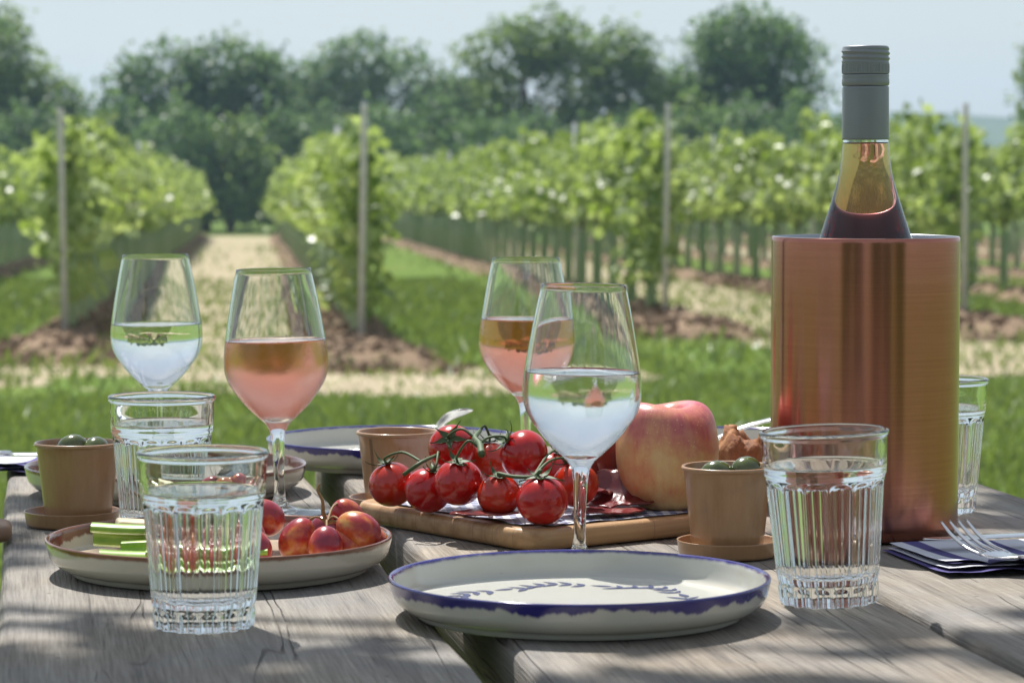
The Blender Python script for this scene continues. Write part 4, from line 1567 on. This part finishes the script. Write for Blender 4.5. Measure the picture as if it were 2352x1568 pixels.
truss('cut vine truss of ripe red tomatoes heaped around a hairy cut stem', ['C', 'D', 'E', 'H'],
      [([cut, (cut + knee) / 2 + Vector((0.001, 0, 0.001)), knee, back], 0.0024, 0.0015),
       twig(knee, 'D', 0.004), twig((cut * .6 + knee * .4), 'C', 0.005), twig((cut * .5 + knee * .5), 'E', 0.001), twig(back, 'H', 0.003)], tuple(Vector((tp['C'][0].x, tp['C'][0].y, BZ))))
la = PT3(968, 1062, 1.845)
lb = PT3(1005, 1045, 1.88)
truss('small truss of two red tomatoes at the board end by the kraft cup', ['A', 'B'],
      [([PT3(925, 1092, 1.845), la, lb, PT3(1030, 1030, 1.91)], 0.0014, 0.0011), twig(la, 'A', 0.003), twig(lb, 'B', 0.003)], tuple(Vector((tp['B'][0].x, tp['B'][0].y, BZ))))
truss('truss of orange red tomatoes along the paper edge beside the glass stem', ['F', 'G', 'I', 'J'],
      [([top_of('F', 1.15), PT3(1180, 1096, 1.81), PT3(1225, 1096, 1.80), top_of('G', 1.3)], 0.0012, 0.0012), twig(PT3(1225, 1096, 1.80), 'J', 0.002), twig(PT3(1225, 1096, 1.80), 'I', 0.003)], tuple(Vector((tp['G'][0].x, tp['G'][0].y, BZ))))

# ================================================================== apple
ap = thing('apple', 'large pink and yellow apple sitting on the chopping board', 'apple', (X(1535, 1.885), 1.885, BZ - 0.0008))
ar = 0.0338
app = crom([(0.0, 0.004), (0.006, 0.0018), (0.0115, 0.0), (0.0195, 0.0025), (0.0275, 0.0120), (0.0325, 0.0250), (ar, 0.0375), (0.0331, 0.0490), (0.0305, 0.0590), (0.0255, 0.0660), (0.0185, 0.0690), (0.0115, 0.0675), (0.0060, 0.0625), (0.0025, 0.0580), (0.0, 0.0565)], 5)
av, af = lathe([(0.0, 0.004)] + app[1:-1] + [(0.0, 0.0565)], 72,
               lambda r, z, th: r * (1 + 0.020 * math.sin(5 * th + 0.7) * (0.5 + (z / 0.06) ** 2) * 0.7 + 0.025 * math.cos(th - 2.7) * (z / 0.07)))
av = [(x, y, z + 0.0028 * math.sin(2 * math.atan2(y, x) + 0.5) * (math.hypot(x, y) / 0.03) * (1 if z > 0.05 else 0) * min(1, (z - 0.05) / 0.012 if z > 0.05 else 0)) for (x, y, z) in av]
amesh = mesh('flesh', av, af)
amesh.transform(Matrix.Translation((0, 0, -0.0345)))
obj('flesh', amesh, MATS['apple_skin'], ap, (0, 0, 0.0345))
obj('stalk', mesh('stalk', *tube([(0, 0, 0.056), (0.0005, 0.001, 0.061), (0.002, 0.003, 0.0665)], [0.0012, 0.001, 0.0013], 7)), MATS['apple_stem'], ap)

# ================================================================== ham
def ham_slice(seed, w, h, fold, amp):
    n = 22
    V, F = [], []
    for side in (0, 1):
        for j in range(n + 1):
            for i in range(n + 1):
                a_, b_ = i / n - .5, j / n - .5
                k = 1 - 0.18 * (abs(a_) * 2) ** 3 - 0.18 * (abs(b_) * 2) ** 3
                x, y = a_ * w * (1 - 0.3 * (abs(b_) * 2) ** 2), b_ * h * (1 - 0.25 * (abs(a_) * 2) ** 2)
                z = amp * (0.5 + 0.5 * mnoise.noise(Vector((x * 55, y * 38, seed)))) + amp * 0.5 * abs(mnoise.noise(Vector((x * 120, y * 90, seed + 4))))
                z += fold * max(0, b_ + 0.1) ** 2
                V.append((x, y, z + (0.0011 if side else 0)))
    w1 = n + 1
    o = w1 * w1
    for j in range(n):
        for i in range(n):
            q = (j * w1 + i, j * w1 + i + 1, (j + 1) * w1 + i + 1, (j + 1) * w1 + i)
            F.append(q[::-1])
            F.append(tuple(k + o for k in q))
    for i in range(n):
        F.append((i, i + 1, o + i + 1, o + i))
        F.append((n * w1 + i + 1, n * w1 + i, o + n * w1 + i, o + n * w1 + i + 1))
        F.append(((i + 1) * w1, i * w1, o + i * w1, o + (i + 1) * w1))
        F.append((i * w1 + n, (i + 1) * w1 + n, o + (i + 1) * w1 + n, o + i * w1 + n))
    return mesh('ham_slice', V, F)


for k, (px, py, Y, w, h, fold, amp, rz, rx, lab) in enumerate([
        (1400, 1185, 1.842, 0.052, 0.030, 0.0, 0.004, 0.5, 0.0, 'flat dark red slice of cured ham on the gingham paper edge'),
        (1420, 1165, 1.872, 0.050, 0.034, 0.05, 0.006, -0.3, 0.05, 'cured ham slice with a white fat edge before the ham fold'),
        (1385, 1120, 1.905, 0.044, 0.040, 0.10, 0.009, 0.2, 0.25, 'folded cured ham slice standing up beside the apple'),
        (1360, 1165, 1.880, 0.034, 0.026, 0.06, 0.008, 1.0, 0.15, 'crumpled pale cured ham slice next to the tomato'),
        (1120, 1178, 1.815, 0.050, 0.022, 0.0, 0.003, 0.3, 0.0, 'thin cured ham slice peeping out under the red tomatoes'),
        (1440, 1105, 1.93, 0.050, 0.036, 0.12, 0.012, -0.5, 0.35, 'ruffled cured ham slice behind the apple and the kraft cup')]):
    o = obj('ham_slice', ham_slice(k * 3.7 + 1, w, h, fold, amp), MATS['ham_meat'], None, (X(px, Y), Y, BZ + 0.0006 + k * 0.0006 + (0.006 if rx > .1 else 0)), (rx, 0, rz))
    tag(o, lab, 'ham', 'cured ham slices on the board')


# ================================================================== bread
def lump(name, sx, sy, sz, seed, amp=0.3, n=20):
    V, F = lathe([(0.0, -1)] + [(math.cos(R(a_)), math.sin(R(a_))) for a_ in np.linspace(-85, 85, n)] + [(0.0, 1)], 36)
    out = []
    for p in V:
        p = Vector(p)
        d = 1 + amp * mnoise.noise(p * 1.7 + Vector((seed, 0, 0))) + amp * 0.5 * mnoise.noise(p * 4.5 + Vector((seed, 2, 0))) + amp * 0.25 * mnoise.noise(p * 11 + Vector((seed, 2, 5)))
        q = Vector((p.x * sx * d, p.y * sy * d, p.z * sz * d))
        q.z = max(q.z, -sz * 0.85)
        out.append(q)
    return mesh(name, out, F)


for (px, Y, sx, sy, sz, seed, lab) in ((1700, 2.00, 0.021, 0.020, 0.029, 1.5, 'rugged brown bread chunk between apple and copper cooler'),
                                      (1760, 2.03, 0.017, 0.018, 0.024, 7.2, 'smaller bread chunk leaning to the copper cooler')):
    o = obj('bread_chunk', lump('bread_chunk', sx, sy, sz, seed, 0.33), MATS['bread_crust'], None, (X(px, Y), Y, TT + EPS + sz * 0.85))
    tag(o, lab, 'bread', 'bread chunks behind the apple')

# ================================================================== celery, grapes, cheese on the brown plate
PZ = TT + EPS + 0.0056


def celery(L, w, h):
    """U-shaped stick along +x"""
    n = 9
    outer_, inner_ = [], []
    for k in range(n):
        t = math.pi * k / (n - 1)
        outer_.append((math.cos(t) * w, h * 0.25 - math.sin(t) * h * 0.75 + (0.0004 if k % 2 else 0)))
        inner_.append((math.cos(t) * w * 0.62, h * 0.25 - math.sin(t) * h * 0.38))
    sec = outer_ + inner_[::-1]
    m = len(sec)
    V, F = [], []
    ns_ = 12
    for j in range(ns_ + 1):
        x = L * j / ns_
        for (a_, b_) in sec:
            V.append((x, a_ * (1 - 0.1 * j / ns_), b_ + 0.0015 * math.sin(j * 0.35)))
    for j in range(ns_):
        for k in range(m):
            k2 = (k + 1) % m
            F.append((j * m + k, j * m + k2, (j + 1) * m + k2, (j + 1) * m + k))
    ends = [tuple(range(m))[::-1], tuple(ns_ * m + k for k in range(m))]
    return V, F, ends


for k, (px, Y, dz, L, w, h, rz, rx, lab) in enumerate([
        (206, 1.706, 0.0155, 0.080, 0.0085, 0.0135, 0.00, 2.4, 'topmost green celery stick on the brown rimmed plate'),
        (222, 1.662, 0.0065, 0.078, 0.0075, 0.0110, 0.10, 2.8, 'lower pale celery stick lying by the brown rim'),
        (268, 1.675, 0.0080, 0.072, 0.0080, 0.0120, -0.08, 0.4, 'hollow celery stick under the topmost one'),
        (330, 1.655, 0.0070, 0.070, 0.0070, 0.0110, 0.05, 2.2, 'celery stick lying behind the lone tumbler')]):
    V, F, ends = celery(L, w, h)
    t = thing('celery_stick', lab, 'celery', (X(px, Y), Y, PZ + dz), rz, 'celery sticks on the brown rimmed plate')
    t.rotation_euler = (rx, 0, rz)
    obj('rib', mesh('rib', V, F), MATS['celery_skin'], t)
    obj('cut_end', mesh('cut_end', [(x - 0.0001 if x < L / 2 else x + 0.0001, y, z) for (x, y, z) in V], ends, False), MATS['celery_flesh'], t)

bm = box_bm(0.026, 0.018, 0.013, 0.002, 3)
bm.transform(Matrix.Rotation(0.25, 4, 'Z'))
o = obj('cheese_piece', bm_mesh('cheese_piece', bm), MATS['cheese_paste'], None, (X(310, 1.755), 1.755, PZ + 0.0105), (0.0, 0.1, 0))
tag(o, 'pale cheese piece behind the celery on the brown rimmed plate', 'cheese')

gv, gf = lathe([(0.0, -1.0)] + [(math.cos(R(a_)) ** 0.95, math.sin(R(a_)) * (1.0 if a_ < 0 else 1.0)) for a_ in range(-80, 81, 8)] + [(0.0, 0.99)], 32)
gv = [(x * (1 - 0.08 * z), y * (1 - 0.08 * z), z) for (x, y, z) in gv]
grape_me = mesh('grape', gv, gf)
grape_me.materials.append(MATS['grape_skin'])
gb = thing('grape_bunch', 'small bunch of red grapes with a bare forked stalk', 'grapes', (X(760, 1.69), 1.69, PZ))
hub = PT3(748, 1205, 1.702)
grapes = [(682, 1242, 1.703, 0.0098, 0.0127, (0.45, 0.1, 0.9)), (745, 1255, 1.672, 0.0090, 0.0105, (0.05, 0.3, 1)), (821, 1221, 1.690, 0.0099, 0.0130, (-0.85, 0.2, 0.45)), (794, 1185, 1.740, 0.0085, 0.0100, (-0.5, -0.3, 0.7)),
          (797, 1259, 1.690, 0.0098, 0.0110, (-0.3, 0, 0.8)), (742, 1225, 1.735, 0.0088, 0.010, (0, -0.4, 0.8)), (850, 1250, 1.71, 0.0090, 0.0105, (-0.6, 0, 0.7))]
gl = Vector(gb.location)
for (px, py, Y, r, L, d) in grapes:
    c = PT3(px, py, Y)
    c.z = max(c.z, PZ + r * 1.02)
    q = Vector(d).to_track_quat('Z', 'Y')
    o = obj('grape', grape_me, None, gb, c - gl, q.to_euler())
    o.scale = (r * 1.12, r * 1.12, L * 1.08)
    top = c + Vector(d).normalized() * L
    m = (top + hub) / 2 + Vector((0, 0, 0.003))
    pts = crom([tuple(hub - gl), tuple(m - gl), tuple(top - gl)], 5)
    obj('stalk', mesh('stalk', *tube(pts, [0.0009 - 0.0003 * i / 10 for i in range(len(pts))], 6)), MATS['grape_stem'], gb)
pts = crom([tuple(hub - gl), tuple(PT3(740, 1180, 1.70) - gl), tuple(PT3(738, 1152, 1.70) - gl), tuple(PT3(727, 1128, 1.70) - gl), tuple(PT3(733, 1112, 1.70) - gl)], 5)
obj('stalk', mesh('stalk', *tube(pts, [0.0016 - 0.0012 * i / (len(pts) - 1) for i in range(len(pts))], 7)), MATS['grape_stem'], gb)

gb2 = thing('grape_bunch', 'heap of red grapes behind the lone tumbler beside the celery', 'grapes', (X(520, 1.70), 1.70, PZ))
gl = Vector(gb2.location)
hub = PT3(530, 1190, 1.725)
for (px, py, Y, r, L, d) in [(606, 1190, 1.745, 0.0095, 0.0115, (-0.7, 0, 0.6)), (565, 1235, 1.700, 0.0096, 0.012, (-0.3, .2, .9)), (520, 1250, 1.675, 0.0096, 0.012, (0.2, .3, .9)), (480, 1240, 1.690, 0.0095, 0.0118, (0.5, .1, .8)),
                            (535, 1205, 1.73, 0.0095, 0.0116, (0, -.3, .9)), (445, 1250, 1.69, 0.0092, 0.0114, (.7, .2, .5)), (580, 1262, 1.665, 0.0090, 0.011, (-.3, .4, .8)), (490, 1200, 1.745, 0.0094, 0.0115, (.3, -.2, .9)), (565, 1210, 1.765, 0.009, 0.011, (-.2, -.3, .9))]:
    c = PT3(px, py, Y)
    c.z = max(c.z, PZ + r * 1.02)
    q = Vector(d).to_track_quat('Z', 'Y')
    o = obj('grape', grape_me, None, gb2, c - gl, q.to_euler())
    o.scale = (r * 1.12, r * 1.12, L * 1.08)
    top = c + Vector(d).normalized() * L
    pts = crom([tuple(hub - gl), tuple((top + hub) / 2 + Vector((0, 0, 0.003)) - gl), tuple(top - gl)], 5)
    obj('stalk', mesh('stalk', *tube(pts, 0.0007, 6)), MATS['grape_stem'], gb2)


# ================================================================== napkins and cutlery
def sheet_mesh(name, w, h, seed, amp, z0, frayed=True, n=26):
    V, F = [], []
    for j in range(n + 1):
        for i in range(n + 1):
            a_, b_ = i / n, j / n
            x, y = (a_ - .5) * w, (b_ - .5) * h
            if frayed:
                y -= 0.004 * mnoise.noise(Vector((a_ * 9, seed, 0))) * (1 - b_) ** 3 + 0.003 * mnoise.noise(Vector((a_ * 23, seed, 2))) * (1 - b_) ** 6
            e = (1 - b_) ** 4
            z = z0 + amp * (0.5 + 0.5 * mnoise.noise(Vector((a_ * 4, b_ * 3, seed)))) + e * 0.0035 * (0.6 + mnoise.noise(Vector((a_ * 8, seed, 7))))
            V.append((x, y, max(0.0004, z)))
    w1 = n + 1
    for j in range(n):
        for i in range(n):
            F.append((j * w1 + i, j * w1 + i + 1, (j + 1) * w1 + i + 1, (j + 1) * w1 + i))
    return mesh(name, V, F)


def napkin(label, loc, rz, w, h, seed):
    t = thing('napkin', label, 'napkin', loc, rz, 'purple striped paper napkins')
    for k in range(4):
        o = obj('paper_layer', sheet_mesh('paper_layer', w * (1 - 0.02 * k), h * (1 - 0.045 * k), seed + k * 2.3, 0.0012, 0.0002 + 0.0013 * k), MATS['napkin' if k == 3 else ('napkin_purple', 'napkin_white')[k % 2]], t, (0.002 * (k % 3), 0.0035 * k, 0))
    return t


NX, NY = 0.335, 1.745
napkin('folded purple striped paper napkin with frayed edge under the fork', (NX, NY, TT + EPS), R(12), 0.19, 0.115, 2.0)
napkin('folded purple striped napkin at the table corner behind the olive cup', (X(10, 2.25), 2.255, TT + EPS), R(-4), 0.16, 0.09, 12.0)


def bar(pts, widths, thick, n=5, roundness=8):
    """flat bar along pts (3-D), widths across local y"""
    pp = crom(pts, n)
    ws = [w for (w, _) in crom([(w, 0) for w in widths], n)]
    ts = [w for (w, _) in crom([(t_, 0) for t_ in (thick if isinstance(thick, (list, tuple)) else [thick] * len(pts))], n)]
    V, F = [], []
    S = 10
    for i, p in enumerate(pp):
        d = (pp[min(i + 1, len(pp) - 1)] - pp[max(i - 1, 0)]).normalized()
        side = Vector((0, 1, 0))
        upv = d.cross(side).normalized() * -1
        for k in range(S):
            w_ = 2 * math.pi * k / S
            V.append(p + side * (math.cos(w_) * ws[i] / 2) + upv * (math.sin(w_) * ts[i] / 2))
    for i in range(len(pp) - 1):
        for k in range(S):
            k2 = (k + 1) % S
            F.append((i * S + k, i * S + k2, (i + 1) * S + k2, (i + 1) * S + k))
    F.append(tuple(range(S))[::-1])
    F.append(tuple((len(pp) - 1) * S + k for k in range(S)))
    return V, F


def fork(label, loc, rot):
    """points along -x"""
    t = thing('fork', label, 'fork', loc)
    t.rotation_euler = rot
    obj('handle', mesh('handle', *bar([(0.150, 0, 0.004), (0.10, 0, 0.007), (0.05, 0, 0.008), (0.022, 0, 0.0045)], [0.016, 0.012, 0.007, 0.007], [0.002, 0.0025, 0.003, 0.0026])), MATS['steel'], t)
    obj('head', mesh('head', *bar([(0.024, 0, 0.0048), (0.014, 0, 0.0025), (0.004, 0, 0.0012), (-0.004, 0, 0.0012)], [0.0065, 0.018, 0.0235, 0.0235], 0.0022)), MATS['steel'], t)
    for k in range(4):
        y = (k - 1.5) * 0.0064
        obj('tine', mesh('tine', *xf(bar([(-0.002, 0, 0.0012), (-0.016, 0, 0.0022), (-0.030, 0, 0.0062), (-0.042, 0, 0.0125)], [0.0040, 0.0032, 0.0028, 0.0014], [0.0022, 0.002, 0.0018, 0.0012]), Matrix.Translation((0, y, 0)))), MATS['steel'], t)
    return t


fork('steel dinner fork lying tines up on the napkin', (X(2296, 1.695), 1.695, TT + 0.0095), (R(0), R(6), R(-60)))


def spoon(label, loc, rot):
    t = thing('spoon', label, 'spoon', loc)
    t.rotation_euler = rot
    obj('handle', mesh('handle', *bar([(0.118, 0, 0.004), (0.113, 0, 0.0042), (0.095, 0, 0.006), (0.05, 0, 0.009), (0.02, 0, 0.006), (0.0, 0, 0.002)], [0.008, 0.017, 0.0195, 0.009, 0.006, 0.006], [0.0015, 0.0022, 0.0026, 0.003, 0.003, 0.0025])), MATS['steel'], t)
    V, F = lathe([(0.0, -0.0075)] + [(0.0205 * math.sin(R(a_)), -0.0075 * math.cos(R(a_))) for a_ in range(15, 91, 15)] + [(0.0195, 0.0005)] + [(0.0192 * math.sin(R(a_)), -0.0064 * math.cos(R(a_))) for a_ in range(90, 0, -15)] + [(0.0, -0.0064)], 32)
    V = [(x * 1.5 - 0.028, y, z + 0.0075) for (x, y, z) in V]
    obj('bowl', mesh('bowl', V, F), MATS['steel'], t)
    return t


# the handle of each spoon rests on its plate rim and rises
spoon('steel spoon resting in the blue rimmed plate behind the apple', (X(1590, 2.24), 2.24, TT + 0.013), (0, R(-16), R(10)))
spoon('steel spoon in the blue rimmed plate behind the tomatoes', (X(985, 2.33), 2.33, TT + 0.012), (0, R(-17), R(-74)))
t = thing('knife', 'steel table knife lying on the napkin behind the fork', 'knife', (X(2395, 1.765), 1.765, TT + 0.0105))
t.rotation_euler = (0, 0, R(14))
obj('handle', mesh('handle', *bar([(0.09, 0, 0.003), (0.05, 0, 0.004), (0.0, 0, 0.003)], [0.013, 0.014, 0.010], 0.005)), MATS['steel'], t)
obj('blade', mesh('blade', *bar([(0.002, 0, 0.003), (-0.03, 0, 0.0025), (-0.06, 0, 0.002), (-0.075, 0.003, 0.002)], [0.012, 0.017, 0.016, 0.004], 0.0016)), MATS['steel'], t)
t = thing('knife', 'steel table knife lying on the napkin at the table corner', 'knife', (X(20, 2.245), 2.245, TT + 0.0105))
t.rotation_euler = (0, 0, R(6))
obj('handle', mesh('handle', *bar([(-0.10, 0, 0.003), (-0.05, 0, 0.004), (0.0, 0, 0.003)], [0.013, 0.014, 0.010], 0.005)), MATS['steel'], t)
obj('blade', mesh('blade', *bar([(-0.002, 0, 0.003), (0.03, 0, 0.0025), (0.05, 0, 0.002), (0.062, 0.003, 0.002)], [0.012, 0.017, 0.016, 0.004], 0.0016)), MATS['steel'], t)

# rounded wooden board end peeping in at the table edge
sb = thing('serving_board', 'rounded brown serving board end at the table edge below the olive cup', 'board', (X(-62, 1.84), 1.84, TT + EPS), R(10))
obj('slab', mesh('slab', *rr_slab(0.045, 0.06, 0.016, 0.010, 0.004)), MATS['board_brown'], sb)

# ------------------------------------------------------------------ haze
a = M('haze')
pv_ = a.nt.nodes.new('ShaderNodeVolumePrincipled')
pv_.inputs['Color'].default_value = (0.55, 0.78, 1.0, 1)
pv_.inputs['Density'].default_value = 0.0007
pv_.inputs['Anisotropy'].default_value = 0.2
a.nt.links.new(pv_.outputs[0], a.out.inputs['Volume'])
o = obj('haze', bm_mesh('haze', box_bm(1460, 1340, 36, center=(0, 350, 10)), False), a.m)
tag(o, 'thin summer haze hanging over the vineyard', 'haze', None, 'stuff')
